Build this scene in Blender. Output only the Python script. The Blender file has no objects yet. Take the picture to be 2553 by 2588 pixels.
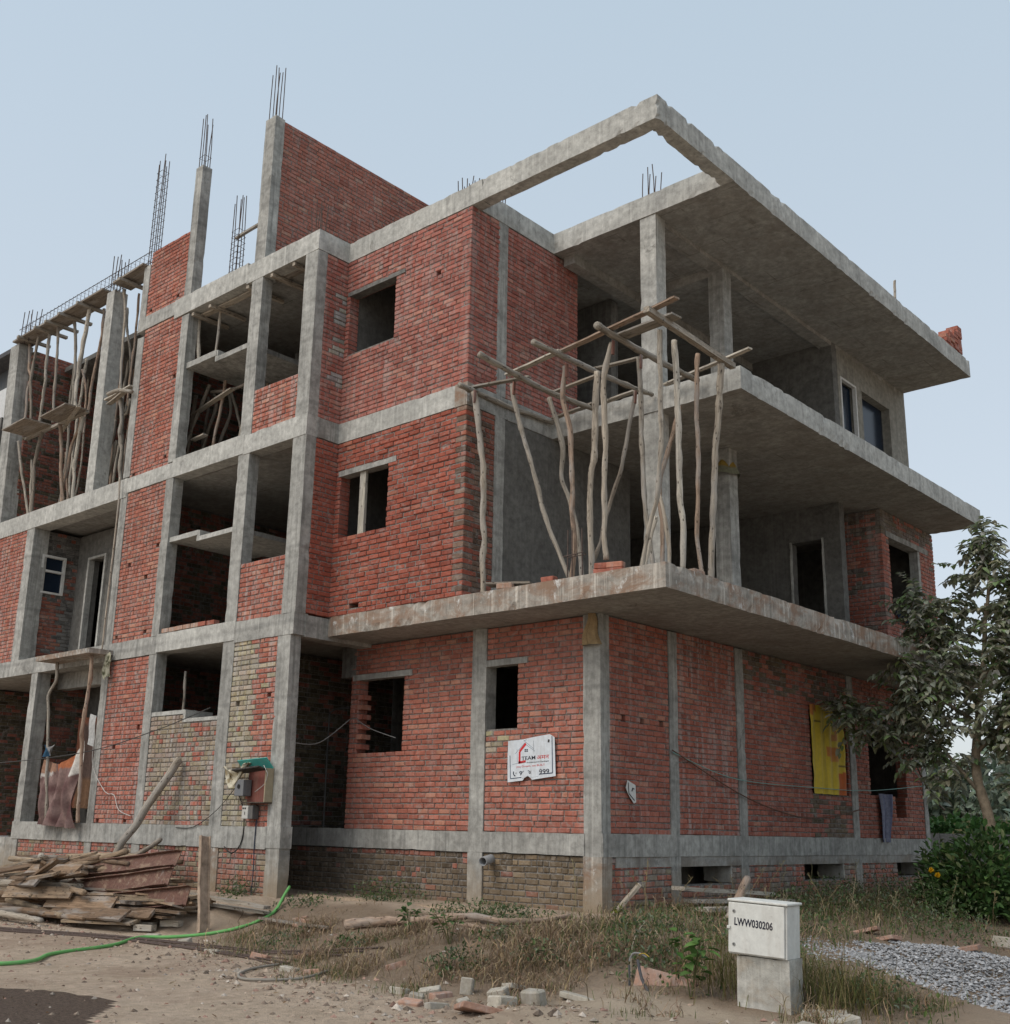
import bpy, bmesh, math, random
from mathutils import Vector, Matrix, noise
R = math.radians
rng = random.Random(7)
scene = bpy.context.scene
C = scene.collection

# ------------------------------------------------------------ camera
cam_data = bpy.data.cameras.new('camera')
cam = bpy.data.objects.new('camera', cam_data); C.objects.link(cam)
CAM = Vector((8.928, -11.983, 1.060))
pitch, roll, yaw = R(14.350), R(1.1538), R(-42.081)
fwd = Vector((math.sin(yaw)*math.cos(pitch), math.cos(yaw)*math.cos(pitch), math.sin(pitch)))
rgt0 = Vector((math.cos(yaw), -math.sin(yaw), 0)); up0 = rgt0.cross(fwd)
rgt = math.cos(roll)*rgt0 + math.sin(roll)*up0
upv = -math.sin(roll)*rgt0 + math.cos(roll)*up0
m = Matrix((rgt, upv, -fwd)).transposed().to_4x4(); m.translation = CAM
cam.matrix_world = m
cam_data.sensor_fit = 'HORIZONTAL'; cam_data.sensor_width = 36
cam_data.lens = 36*2842.6/2553
cam_data.shift_x = 0.5-1259.3/2553; cam_data.shift_y = (1367.5-1294)/2553
cam_data.clip_start = .1; cam_data.clip_end = 2000
scene.camera = cam

# ------------------------------------------------------------ sky, sun, exposure
SUN_EL, SUN_AZ = R(48), R(192)     # azimuth clockwise from +Y
world = bpy.data.worlds.new('World'); scene.world = world; world.use_nodes = True
wn = world.node_tree; wn.nodes.clear()
wo = wn.nodes.new('ShaderNodeOutputWorld'); wb = wn.nodes.new('ShaderNodeBackground')
sky = wn.nodes.new('ShaderNodeTexSky'); sky.sky_type = 'NISHITA'; sky.sun_disc = False
sky.sun_elevation = SUN_EL; sky.sun_rotation = SUN_AZ
sky.air_density = 1.0; sky.dust_density = 3.0; sky.ozone_density = 1.0
mixw = wn.nodes.new('ShaderNodeMixRGB'); mixw.inputs[0].default_value = .65
mixw.inputs[2].default_value = (5.35, 6.2, 6.8, 1)      # thin even veil of haze over the whole sky
tcw = wn.nodes.new('ShaderNodeTexCoord'); spw = wn.nodes.new('ShaderNodeSeparateXYZ'); mrw = wn.nodes.new('ShaderNodeMapRange'); veil = wn.nodes.new('ShaderNodeMixRGB')
mrw.inputs[1].default_value = 0.; mrw.inputs[2].default_value = .75
veil.inputs[1].default_value = (6.5, 6.75, 6.9, 1); veil.inputs[2].default_value = (4.9, 6.0, 6.8, 1)   # haze whitens evenly toward the horizon
wn.links.new(tcw.outputs['Generated'], spw.inputs[0]); wn.links.new(spw.outputs[2], mrw.inputs[0]); wn.links.new(mrw.outputs[0], veil.inputs[0]); wn.links.new(veil.outputs[0], mixw.inputs[2])
wn.links.new(sky.outputs[0], mixw.inputs[1]); wn.links.new(mixw.outputs[0], wb.inputs[0])
wb.inputs[1].default_value = .1
wn.links.new(wb.outputs[0], wo.inputs[0])
sun_data = bpy.data.lights.new('sun', 'SUN'); sun_data.energy = 1.3; sun_data.angle = R(40); sun_data.color = (1, .93, .84)
sun = bpy.data.objects.new('sun', sun_data); C.objects.link(sun)
sd = Vector((math.sin(SUN_AZ)*math.cos(SUN_EL), math.cos(SUN_AZ)*math.cos(SUN_EL), math.sin(SUN_EL)))
sun.rotation_euler = sd.to_track_quat('Z', 'Y').to_euler()
vs = scene.view_settings; vs.view_transform = 'Standard'; vs.look = 'None'; vs.exposure = 0.45; vs.gamma = 1.0
scene.render.engine = 'CYCLES'

# ------------------------------------------------------------ materials
class NT:
    def __init__(s, name, rough=.9, spec=.2):
        s.m = bpy.data.materials.new(name); s.m.use_nodes = True
        s.t = s.m.node_tree; s.n = s.t.nodes; s.b = s.n['Principled BSDF']
        s.b.inputs['Roughness'].default_value = rough
        s.b.inputs['Specular IOR Level'].default_value = spec
    def new(s, t, **k):
        o = s.n.new(t)
        for a, v in k.items(): setattr(o, a, v)
        return o
    def link(s, a, b): s.t.links.new(a, b)
    def coord(s, scale=(1, 1, 1), attr=None):
        if attr: c = s.new('ShaderNodeAttribute', attribute_name=attr).outputs['Vector']
        else: c = s.new('ShaderNodeNewGeometry').outputs['Position']
        mp = s.new('ShaderNodeMapping'); mp.inputs['Scale'].default_value = scale
        s.link(c, mp.inputs['Vector']); return mp.outputs[0]
    def noise(s, co, scale, detail=4, rough=.6, dist=0):
        t = s.new('ShaderNodeTexNoise'); t.inputs['Scale'].default_value = scale
        t.inputs['Detail'].default_value = detail; t.inputs['Roughness'].default_value = rough
        t.inputs['Distortion'].default_value = dist
        s.link(co, t.inputs['Vector']); return t.outputs['Fac']
    def ramp(s, f, a, b, lo=0., hi=1.):
        r = s.new('ShaderNodeMapRange'); r.inputs[1].default_value = a; r.inputs[2].default_value = b
        r.inputs[3].default_value = lo; r.inputs[4].default_value = hi; r.clamp = True
        s.link(f, r.inputs[0]); return r.outputs[0]
    def mix(s, f, a, b, mode='MIX'):
        x = s.new('ShaderNodeMixRGB', blend_type=mode)
        for i, v in ((0, f), (1, a), (2, b)):
            if isinstance(v, (int, float)): x.inputs[i].default_value = v
            elif isinstance(v, tuple): x.inputs[i].default_value = (*v[:3], 1)
            else: s.link(v, x.inputs[i])
        return x.outputs[0]
    def math(s, op, a, b=0.):
        x = s.new('ShaderNodeMath', operation=op)
        for i, v in ((0, a), (1, b)):
            if isinstance(v, (int, float)): x.inputs[i].default_value = v
            else: s.link(v, x.inputs[i])
        return x.outputs[0]
    def bump(s, h, strength=.5, dist=.01):
        b = s.new('ShaderNodeBump'); b.inputs['Strength'].default_value = strength
        b.inputs['Distance'].default_value = dist
        s.link(h, b.inputs['Height']); s.link(b.outputs[0], s.b.inputs['Normal'])
    def out(s, col): s.link(col, s.b.inputs['Base Color']); return s.m

def concrete(name, c1, c2, streak=.5, stain=None, stain_amt=0., white=0., grain=.5, seams=False, muddy=True):
    n = NT(name, .92)
    p = n.coord()
    a = n.noise(p, 1.6, 6, .65); b = n.noise(p, 9, 5, .7); g = n.noise(p, 60, 3, .7)
    col = n.mix(n.ramp(a, .36, .64), c1, c2)
    col = n.mix(1., col, n.mix(n.ramp(b, .3, .7), (.66, .655, .64), (1.22, 1.22, 1.20)), 'MULTIPLY')
    bl = n.noise(p, 3.3, 7, .75, .7)
    col = n.mix(n.ramp(bl, .54, .66, 0, .38), col, (c1[0]*.6, c1[1]*.6, c1[2]*.59))
    hc = n.noise(n.coord((1, 1, .8)), 1.15, 10, .82, 1.2)
    col = n.mix(n.ramp(hc, .60, .65, 0, .65), col, (c1[0]*.38, c1[1]*.37, c1[2]*.35))
    pj = n.new('ShaderNodeTexWave', wave_type='BANDS', bands_direction='Z'); pj.inputs['Scale'].default_value = .27; pj.inputs['Distortion'].default_value = 1.2; pj.inputs['Detail'].default_value = 3; n.link(p, pj.inputs['Vector'])
    col = n.mix(n.ramp(pj.outputs['Fac'], .985, 1., 0, .5*streak), col, (c1[0]*.4, c1[1]*.4, c1[2]*.4))
    if seams:
        bt = n.new('ShaderNodeTexBrick'); bt.inputs['Scale'].default_value = 1; bt.inputs['Mortar Size'].default_value = .012; bt.inputs['Brick Width'].default_value = 1.22; bt.inputs['Row Height'].default_value = .61; bt.inputs['Mortar Smooth'].default_value = .6
        n.link(p, bt.inputs['Vector']); sf = n.math('MULTIPLY', bt.outputs['Fac'], n.ramp(n.noise(p, 2, 3), .45, .6))
        col = n.mix(n.math('MULTIPLY', sf, .6), col, (c1[0]*.45, c1[1]*.38, c1[2]*.33))
    sx = n.noise(n.coord((9, 9, .55)), 1.5, 5, .6)
    col = n.mix(n.math('MULTIPLY', n.ramp(sx, .5, .72), streak), col, (c1[0]*.42, c1[1]*.42, c1[2]*.42))
    sl = n.noise(n.coord((14, 14, .4)), 1.3, 4, .6)
    col = n.mix(n.math('MULTIPLY', n.ramp(sl, .55, .75), .35+white), col, (c2[0]*1.45, c2[1]*1.45, c2[2]*1.42))
    if stain:
        st = n.noise(n.coord((1, 1, 1.6)), 2.3, 6, .7, .6)
        col = n.mix(n.math('MULTIPLY', n.ramp(st, .45, .62), stain_amt), col, stain)
    if white:
        w = n.noise(n.coord((3, 3, 2)), 2.1, 7, .75, .4)
        col = n.mix(n.math('MULTIPLY', n.ramp(w, .58, .68), white), col, (.62, .62, .60))
    zz = n.new('ShaderNodeSeparateXYZ'); n.link(p, zz.inputs[0])
    mud = n.ramp(n.math('ADD', zz.outputs[2], n.math('MULTIPLY', n.noise(p, 2.6, 6, .7, .5), 1.1)), 1.25, .55, 0, .8)
    if muddy: col = n.mix(mud, col, (.27, .205, .135))
    v = n.new('ShaderNodeTexVoronoi'); v.inputs['Scale'].default_value = 26; n.link(p, v.inputs['Vector'])
    pit = n.ramp(v.outputs['Distance'], .06, .16)
    pm = n.math('MAXIMUM', pit, n.ramp(n.noise(p, 4, 2), .52, .42))
    col = n.mix(n.ramp(pm, 0, 1, .55, 0), col, (c1[0]*.35, c1[1]*.34, c1[2]*.33))
    n.bump(n.math('ADD', n.math('MULTIPLY', b, .8), n.math('ADD', n.math('MULTIPLY', g, grain), n.math('MULTIPLY', pm, .35))), .55, .012)
    return n.out(col)

def brick_mat(name='fired_brick', muddy=True):
    n = NT(name, .93, .15)
    at = n.new('ShaderNodeAttribute', attribute_name='bc')
    p = n.coord()
    a = n.noise(p, 22, 5, .7); g = n.noise(p, 120, 3, .7); big = n.noise(p, .9, 4, .6)
    col = n.mix(1., at.outputs['Color'], n.mix(n.ramp(a, .25, .75), (.70, .68, .68), (1.2, 1.24, 1.26)), 'MULTIPLY')
    col = n.mix(1., col, n.mix(n.ramp(big, .3, .7), (.84, .84, .84), (1.1, 1.12, 1.12)), 'MULTIPLY')
    sm = n.noise(p, 7.5, 8, .72, .8)
    f1 = n.math('MULTIPLY', n.ramp(sm, .52, .66), n.math('ADD', .4, n.math('MULTIPLY', at.outputs['Alpha'], .75)))
    col = n.mix(f1, col, (.33, .305, .28))
    pt = n.noise(p, 1.7, 9, .8, 1.0)
    col = n.mix(n.math('MULTIPLY', n.ramp(pt, .61, .66), .75), col, (.30, .285, .265))
    dk = n.noise(p, .8, 8, .75, .5)
    col = n.mix(n.ramp(dk, .60, .72, 0, .35), col, (.08, .06, .052))
    st = n.noise(n.coord((8, 8, .5)), 1.4, 6, .65)
    f2 = n.math('MULTIPLY', n.ramp(st, .50, .64), at.outputs['Alpha'])
    col = n.mix(f2, col, (.46, .44, .42))
    zz = n.new('ShaderNodeSeparateXYZ'); n.link(p, zz.inputs[0])
    mud = n.ramp(n.math('ADD', zz.outputs[2], n.math('MULTIPLY', n.noise(p, 2.2, 6, .7, .5), .9)), 1.05, .4, 0, .7)
    if muddy: col = n.mix(mud, col, (.20, .15, .10))
    n.bump(n.math('ADD', a, n.math('MULTIPLY', g, .5)), .6, .008)
    return n.out(col)

def mortar_mat():
    n = NT('mortar', .95, .1)
    p = n.coord()
    a = n.noise(p, 14, 6, .75, .5); g = n.noise(p, 70, 3)
    col = n.mix(n.ramp(a, .35, .68), (.12, .11, .10), (.34, .32, .295))
    n.bump(n.math('ADD', a, n.math('MULTIPLY', g, .4)), 1., .03)
    return n.out(col)

def wood_mat(name, tint=(1, 1, 1)):
    n = NT(name, .85, .2)
    at = n.new('ShaderNodeAttribute', attribute_name='bc')
    pc = n.coord((1, 1, .09), 'pc')
    a = n.noise(pc, 38, 6, .65, .4); k = n.noise(n.coord((1, 1, .5), 'pc'), 9, 4, .7); f = n.noise(n.coord((1, 1, .04), 'pc'), 140, 3)
    col = n.mix(1., at.outputs['Color'], n.mix(n.ramp(a, .3, .7), (.52, .50, .48), (1.3, 1.3, 1.28)), 'MULTIPLY')
    col = n.mix(n.ramp(k, .56, .70, 0, .75), col, (.085, .068, .055))
    gr = n.noise(n.coord((1, 1, .25), 'pc'), 5, 3, .6); col = n.mix(n.ramp(gr, .5, .62, 0, .55), col, (.36, .34, .315))
    kn = n.new('ShaderNodeTexVoronoi'); kn.inputs['Scale'].default_value = 11; n.link(n.coord((1.6, 1.6, .8), 'pc'), kn.inputs['Vector'])
    kd = n.ramp(kn.outputs['Distance'], .10, .20)
    col = n.mix(n.ramp(kd, 0, 1, .75, 0), col, (.05, .038, .03))
    n.bump(n.math('ADD', n.math('ADD', a, f), n.math('MULTIPLY', kd, .8)), .8, .012)
    return n.out(col)

def simple(name, c, rough=.8, spec=.3, var=.2, scale=12, bump=.2, metal=0., attr=False, dust=0.):
    n = NT(name, rough, spec); n.b.inputs['Metallic'].default_value = metal
    p = n.coord(); a = n.noise(p, scale, 5, .65)
    base = n.new('ShaderNodeAttribute', attribute_name='bc').outputs['Color'] if attr else c
    col = n.mix(1., base, n.mix(n.ramp(a, .3, .7), (1-var,)*3, (1+var,)*3), 'MULTIPLY')
    if dust:
        du = n.noise(n.coord((5, 5, .7)), 2.2, 7, .72, .3); col = n.mix(n.ramp(du, .48, .72, 0, dust), col, (.30, .245, .19))
        d2 = n.noise(p, 34, 5, .75); col = n.mix(n.ramp(d2, .58, .72, 0, dust*.8), col, (.14, .115, .09))
    if bump: n.bump(a, bump, .01)
    return n.out(col)

def rusty():
    n = NT('rusty_painted_steel', .8, .3)
    p = n.coord(); a = n.noise(n.coord((1, 1, 1.5)), 4, 7, .75, .6); b = n.noise(p, 30, 5, .7); d = n.noise(n.coord((6, 6, 1)), 2.2, 5, .7)
    col = n.mix(n.ramp(b, .3, .7), (.09, .045, .033), (.19, .10, .075))
    col = n.mix(n.ramp(a, .5, .66), col, (.30, .215, .15))
    col = n.mix(n.ramp(d, .6, .72, 0, .6), col, (.40, .36, .32))
    n.bump(n.math('ADD', a, b), .6, .01)
    return n.out(col)

def leaf_mat(name, trans=.25, rough=.6):
    n = NT(name, rough, .25)
    at = n.new('ShaderNodeAttribute', attribute_name='bc')
    p = n.coord(); a = n.noise(p, 9, 3)
    col = n.mix(1., at.outputs['Color'], n.mix(n.ramp(a, .3, .7), (.75, .75, .75), (1.25, 1.25, 1.2)), 'MULTIPLY')
    n.b.inputs['Subsurface Weight'].default_value = 0
    tr = n.new('ShaderNodeBsdfTranslucent'); n.link(col, tr.inputs[0])
    mx = n.new('ShaderNodeMixShader'); mx.inputs[0].default_value = trans
    n.link(n.b.outputs[0], mx.inputs[1]); n.link(tr.outputs[0], mx.inputs[2])
    n.link(mx.outputs[0], n.n['Material Output'].inputs[0])
    return n.out(col)

def ground_mat():
    n = NT('dirt', .97, .1)
    p = n.coord()
    at = n.new('ShaderNodeAttribute', attribute_name='bc')      # r: wet soil, g: vegetated soil, b: sandy soil
    sp = n.new('ShaderNodeSeparateColor'); n.link(at.outputs['Color'], sp.inputs[0])
    a = n.noise(p, 1.1, 7, .68); b = n.noise(p, 9, 6, .75, .3); g = n.noise(p, 55, 4, .8)
    col = n.mix(n.ramp(a, .32, .68), (.50, .395, .298), (.64, .52, .41))
    col = n.mix(1., col, n.mix(n.ramp(b, .3, .7), (.72, .71, .70), (1.22, 1.2, 1.18)), 'MULTIPLY')
    col = n.mix(n.ramp(g, .60, .72, 0, .4), col, (.15, .115, .085))
    col = n.mix(n.math('MULTIPLY', n.ramp(n.noise(p, 38, 3, .6), .63, .70), .6), col, (.52, .47, .41))
    col = n.mix(n.math('MULTIPLY', sp.outputs[1], n.ramp(b, .2, .7, .5, 1)), col, (.20, .145, .098))
    col = n.mix(n.math('MULTIPLY', sp.outputs[2], n.ramp(b, .2, .7, .5, 1)), col, (.50, .41, .31))
    wet = n.ramp(n.math('ADD', sp.outputs[0], n.math('MULTIPLY', n.math('SUBTRACT', b, .5), .5)), .42, .55)
    rd = n.noise(p, .55, 5, .7, .4); col = n.mix(n.ramp(rd, .5, .66, 0, .55), col, (.30, .205, .15))
    gp_ = n.noise(p, 2.4, 7, .8, .8); col = n.mix(n.ramp(gp_, .56, .66, 0, .5), col, (.23, .185, .145))
    col = n.mix(wet, col, n.mix(n.ramp(n.noise(p, 26, 5, .8), .35, .65), (.075, .054, .043), (.19, .14, .108)))
    n.link(n.ramp(wet, 0, 1, .97, .7), n.b.inputs['Roughness'])
    vv = n.noise(p, 130, 2, .6); col = n.mix(n.ramp(vv, .64, .72, 0, .35), col, (.12, .09, .07))
    n.bump(n.math('ADD', n.math('MULTIPLY', b, 1.4), g), 1., .03)
    return n.out(col)

M = {}
M['conc'] = concrete('board_formed_concrete', (.27, .265, .25), (.42, .413, .39), .6)
M['conc_light'] = concrete('pale_concrete', (.37, .365, .345), (.51, .503, .475), .4)
M['conc_dark'] = concrete('weathered_concrete', (.135, .132, .125), (.22, .215, .205), .5)  # dark tone; on inner walls it puts room shade into the colour
M['conc_stain'] = concrete('stained_concrete', (.27, .245, .215), (.41, .375, .335), .45, (.24, .15, .10), .85, .9)
M['conc_under'] = concrete('formwork_soffit_concrete', (.29, .28, .262), (.37, .36, .338), .0, (.22, .195, .17), .45, seams=True)
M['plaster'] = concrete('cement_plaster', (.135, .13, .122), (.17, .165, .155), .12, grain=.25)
M['plaster_warm'] = concrete('warm_cement_plaster', (.24, .225, .195), (.30, .285, .25), .12, grain=.25)
M['brick'] = brick_mat(); M['brick_loose'] = brick_mat('dusty_loose_brick', False); M['conc_block'] = concrete('rough_concrete_block', (.37, .36, .33), (.49, .475, .44), .3, (.33, .27, .20), .5, muddy=False)
M['mortar'] = mortar_mat()
M['wood'] = wood_mat('weathered_wood'); M['rust'] = rusty()
M['rust_pale'] = simple('weathered_brown_steel', (.37, .28, .21), .85, .2, .45, 7, .5)
M['rebar'] = simple('rusty_rebar', (.085, .06, .05), .8, .3, .4, 40)
M['leaf'] = leaf_mat('leaf'); M['grass'] = leaf_mat('dry_grass', .2, .8)
M['ground'] = ground_mat()
M['white_frame'] = simple('white_painted_frame', (.62, .61, .58), .6, .3, .12, 20)
M['glass'] = simple('dark_window_glass', (.012, .02, .035), .2, .22, .1, 3, 0)  # navy colour stands in for the dark rooms behind the top windows
M['cloth'] = simple('hanging_cloth', (.3, .2, .2), .95, .05, .25, 18, .3, attr=True)
M['plain'] = simple('painted_surface', (.5, .5, .5), .7, .25, .1, 15, .15, attr=True, dust=.28)
M['stone'] = simple('rough_stone', (.3, .3, .3), .95, .1, .35, 25, .6, attr=True)
M['bark'] = simple('pale_bark', (.30, .24, .175), .9, .1, .35, 14, .6)

# ------------------------------------------------------------ mesh collector
class MB:
    def __init__(s): s.v = []; s.f = []; s.c = []; s.p = []
    def add(s, vs, fs, col=(.5, .5, .5, 0), pcs=None):
        o = len(s.v); s.v += [tuple(q) for q in vs]; s.f += [tuple(i+o for i in f) for f in fs]
        s.c += [tuple(col) if len(col) == 4 else (*col, 0.)]*len(vs) if not isinstance(col, list) else col
        s.p += pcs if pcs else [tuple(q) for q in vs]
    def box(s, x0, x1, y0, y1, z0, z1, col=(.5, .5, .5, 0)):
        s.add([(x, y, z) for z in (z0, z1) for y in (y0, y1) for x in (x0, x1)],
              [(0, 2, 3, 1), (4, 5, 7, 6), (0, 1, 5, 4), (2, 6, 7, 3), (0, 4, 6, 2), (1, 3, 7, 5)], col)
    def plank(s, a, b, w, t, col=(.3, .25, .2, 0), tilt=0., jit=.0, seg=1):
        a = Vector(a); b = Vector(b); d = (b-a).normalized()
        side = d.cross(Vector((0, 0, 1)))
        if side.length < .05: side = Vector((1, 0, 0))
        side.normalize(); upd = side.cross(d)
        q = Matrix.Rotation(tilt, 3, d); side = q @ side; upd = q @ upd
        vs = []; pcs = []; L = (b-a).length; ox = rng.uniform(0, 50)
        for k in range(seg+1):
            c = a.lerp(b, k/seg)+side*rng.uniform(-jit, jit)+upd*rng.uniform(-jit, jit)
            for su, tu in ((-1, -1), (1, -1), (1, 1), (-1, 1)):
                vs.append(c+side*(su*w/2)+upd*(tu*t/2)); pcs.append((su*w/2+ox, tu*t/2, L*k/seg))
        fs = [(3, 2, 1, 0), tuple(4*seg+i for i in range(4))]
        for k in range(seg):
            for i in range(4): fs.append((4*k+i, 4*k+(i+1) % 4, 4*k+4+(i+1) % 4, 4*k+4+i))
        s.add(vs, fs, col, pcs)
    def tube(s, pts, r, col=(.3, .25, .2, 0), n=8, res=.0, rough=0., taper=0., caps=True):
        P = [Vector(q) for q in pts]
        if res and len(P) > 1:
            Q = []
            for i in range(len(P)-1):
                p0 = P[max(i-1, 0)]; p1 = P[i]; p2 = P[i+1]; p3 = P[min(i+2, len(P)-1)]
                k = max(1, int((p2-p1).length/res))
                for j in range(k):
                    t = j/k
                    Q.append(.5*((2*p1)+(p2-p0)*t+(2*p0-5*p1+4*p2-p3)*t*t+(3*p1-p0-3*p2+p3)*t**3))
            Q.append(P[-1]); P = Q
        vs = []; pcs = []; al = 0; ox = rng.uniform(0, 50); sd = rng.uniform(0, 100)
        if rough and len(P) > 4:
            P = [q+Vector((noise.noise((sd, k*.22, 1)), noise.noise((sd, k*.22, 7)), 0))*r*.5 if 0 < k < len(P)-1 else q for k, q in enumerate(P)]
        ref = Vector((.31, .87, .38))
        for i, p in enumerate(P):
            d = (P[min(i+1, len(P)-1)]-P[max(i-1, 0)]).normalized()
            a = d.cross(ref).normalized(); b = d.cross(a)
            if i: al += (P[i]-P[i-1]).length
            rr = r*(1-taper*i/max(1, len(P)-1))
            if rough: rr *= 1+rough*noise.noise((sd, al*6, 0))+rough*.8*max(0, noise.noise((sd+9, al*13, 0))-.35)*2
            for k in range(n):
                th = 2*math.pi*k/n
                r2 = rr*(1+rough*.6*noise.noise((sd+3, al*5, math.cos(th)*1.5+math.sin(th))))
                vs.append(p+a*(math.cos(th)*r2)+b*(math.sin(th)*r2)); pcs.append((math.cos(th)*rr+ox, math.sin(th)*rr, al))
        fs = []
        for i in range(len(P)-1):
            for k in range(n): fs.append((i*n+k, i*n+(k+1) % n, (i+1)*n+(k+1) % n, (i+1)*n+k))
        if caps: fs += [tuple(range(n-1, -1, -1)), tuple((len(P)-1)*n+k for k in range(n))]
        s.add(vs, fs, col, pcs)
    def build(s, name, mat, parent=None, smooth=False):
        me = bpy.data.meshes.new(name); me.from_pydata(s.v, [], s.f)
        a = me.attributes.new('bc', 'FLOAT_COLOR', 'POINT'); a.data.foreach_set('color', [x for c in s.c for x in c])
        a = me.attributes.new('pc', 'FLOAT_VECTOR', 'POINT'); a.data.foreach_set('vector', [x for c in s.p for x in c])
        me.materials.append(mat if not isinstance(mat, str) else M[mat])
        if smooth: me.polygons.foreach_set('use_smooth', [True]*len(me.polygons))
        me.update()
        o = bpy.data.objects.new(name, me); C.objects.link(o)
        if parent: o.parent = parent
        return o

def tag(o, label, cat, group=None):
    o['label'] = label; o['category'] = cat
    if group: o['group'] = group
    return o
def thing(name, label, cat, group=None, loc=(0, 0, 0)):
    o = bpy.data.objects.new(name, None); o.empty_display_size = .1; C.objects.link(o); o.location = loc
    return tag(o, label, cat, group)
def ss(a, b, x):
    t = min(max((x-a)/(b-a), 0), 1); return t*t*(3-2*t)

def cbox(name, x0, x1, y0, y1, z0, z1, mat, parent, amp=.0045, chip=.008, step=.14, lean=(0, 0), bias=0, soffit=False):
    """cast concrete member: a box with slightly wavy faces and chipped arrises"""
    def ax(a, b):
        k = max(1, min(160, round((b-a)/step))); return [a+(b-a)*i/k for i in range(k+1)]
    X, Y, Z = ax(x0, x1), ax(y0, y1), ax(z0, z1)
    idx = {}; vs = []; fs = []
    def vid(i, j, k):
        if (i, j, k) in idx: return idx[i, j, k]
        x, y, z = X[i], Y[j], Z[k]
        ex = (i in (0, len(X)-1)), (j in (0, len(Y)-1)), (k in (0, len(Z)-1))
        d = noise.noise_vector((x*1.1+3*bias, y*1.1, z*1.1))*amp+noise.noise_vector((x*13, y*13+bias, z*13))*amp*.4
        if sum(ex) >= 2:
            c = chip*.35*max(0, noise.noise((x*4+7, y*4, z*4))+.1)+rng.random()**12*chip*2
            d += Vector(((x0+x1)/2-x if ex[0] else 0, (y0+y1)/2-y if ex[1] else 0, (z0+z1)/2-z if ex[2] else 0)).normalized()*c
        t = (z-z0)/max(z1-z0, .01)
        idx[i, j, k] = len(vs); vs.append((x+d.x+lean[0]*t, y+d.y+lean[1]*t, z+d.z)); return idx[i, j, k]
    nx, ny, nz = len(X)-1, len(Y)-1, len(Z)-1
    for i in range(nx):
        for j in range(ny):
            fs.append((vid(i, j, 0), vid(i, j+1, 0), vid(i+1, j+1, 0), vid(i+1, j, 0)))
            fs.append((vid(i, j, nz), vid(i+1, j, nz), vid(i+1, j+1, nz), vid(i, j+1, nz)))
    for i in range(nx):
        for k in range(nz):
            fs.append((vid(i, 0, k), vid(i+1, 0, k), vid(i+1, 0, k+1), vid(i, 0, k+1)))
            fs.append((vid(i, ny, k), vid(i, ny, k+1), vid(i+1, ny, k+1), vid(i+1, ny, k)))
    for j in range(ny):
        for k in range(nz):
            fs.append((vid(0, j, k), vid(0, j, k+1), vid(0, j+1, k+1), vid(0, j+1, k)))
            fs.append((vid(nx, j, k), vid(nx, j+1, k), vid(nx, j+1, k+1), vid(nx, j, k+1)))
    b = MB(); b.add(vs, fs); o = b.build(name, mat, parent)
    if soffit:
        o.data.materials.append(M['conc_under'])
        for pl in o.data.polygons:
            if pl.normal.z < -.6: pl.material_index = 1
    return o

# ------------------------------------------------------------ terrain
BUMPS = [(4.7, -4.0, .45, .13), (3.3, -4.6, .5, .14), (5.7, -3.3, .5, .14), (6.3, -3.9, .5, .12), (2.6, -4.6, .35, .08), (5.3, -4.6, .4, .12), (4.0, -4.3, .35, .10), (6.9, -3.2, .4, .12), (3.0, -3.9, .3, .08),
         (-.4, -2.7, .8, .09), (1.2, -2.9, .9, .08), (-2.6, -1.5, .5, .06), (2.2, -2.6, .8, .10), (2.9, -1.6, .9, .06)]
def G(x, y):
    toe = -3.3-1.3*ss(-5, 1, x); topy = -1.75+.62*ss(-5, -4.4, x)
    ty = ss(toe, topy, y); tx = 1-ss(.8, 6.5, x)
    z = -.42+.47*ty*tx
    w = ss(9, 5, abs(x))*ss(9.5, 7, abs(y+1.5)) if abs(x) < 9 else 0
    for bx, by, br, bh in BUMPS:
        d = (x-bx)**2+(y-by)**2
        if d < 9*br*br: z += bh*math.exp(-d/(br*br))
    bank = ty*(1-ty)*4
    z += w*((.010+.035*bank)*noise.noise((x*1.3, y*1.3, 0))+(.006+.018*bank)*noise.noise((x*5, y*5, 3)))
    if x > 12 or y > 14: z += 0
    return z
def inpoly(x, y, P):
    r = False; j = len(P)-1
    for i in range(len(P)):
        if (P[i][1] > y) != (P[j][1] > y) and x < (P[j][0]-P[i][0])*(y-P[i][1])/(P[j][1]-P[i][1])+P[i][0]: r = not r
        j = i
    return r
WET = [(-6, -9.5), (-1.75, -6.95), (-1.15, -6.6), (-.3, -6.45), (.1, -6.8), (.5, -7.15), (1.5, -8), (3, -10)]
def lines(a, b, fine0, fine1, step, far):
    L = []; x = fine0
    while x < fine1: L.append(x); x += step
    s = step; x = fine1
    while x < b: L.append(x); s *= 1.22; x += min(s, far)
    L.append(b); s = step; x = fine0-step
    while x > a: L.insert(0, x); s *= 1.22; x -= min(s, far)
    L.insert(0, a); return L
gx = lines(-500, 500, -8, 7.5, .075, 60); gy = lines(-120, 900, -9, 3, .075, 60)
gv = []; gc = []
for y in gy:
    for x in gx:
        gv.append((x, y, G(x, y)))
        wet = 0.
        if -7 < x < 4 and y < -6: wet = .75 if inpoly(x, y, WET) else 0.
        toe = -3.3-1.3*ss(-5, 1, x)
        veg = ss(toe-.1, toe+.7, y)*ss(-5.5, -3.5, x)*(1-.75*ss(-1.75, -1.35, y)*(1 if x < .4 else 0))*(1-ss(4.4, 6, x)*.6)
        if y > 4: veg = max(veg, .8)
        sand = ss(1.8, 3.2, x)*ss(-3.1, -3.7, y)
        veg *= 1-sand
        gc.append((wet, veg, sand, 1))
nX = len(gx)
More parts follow.
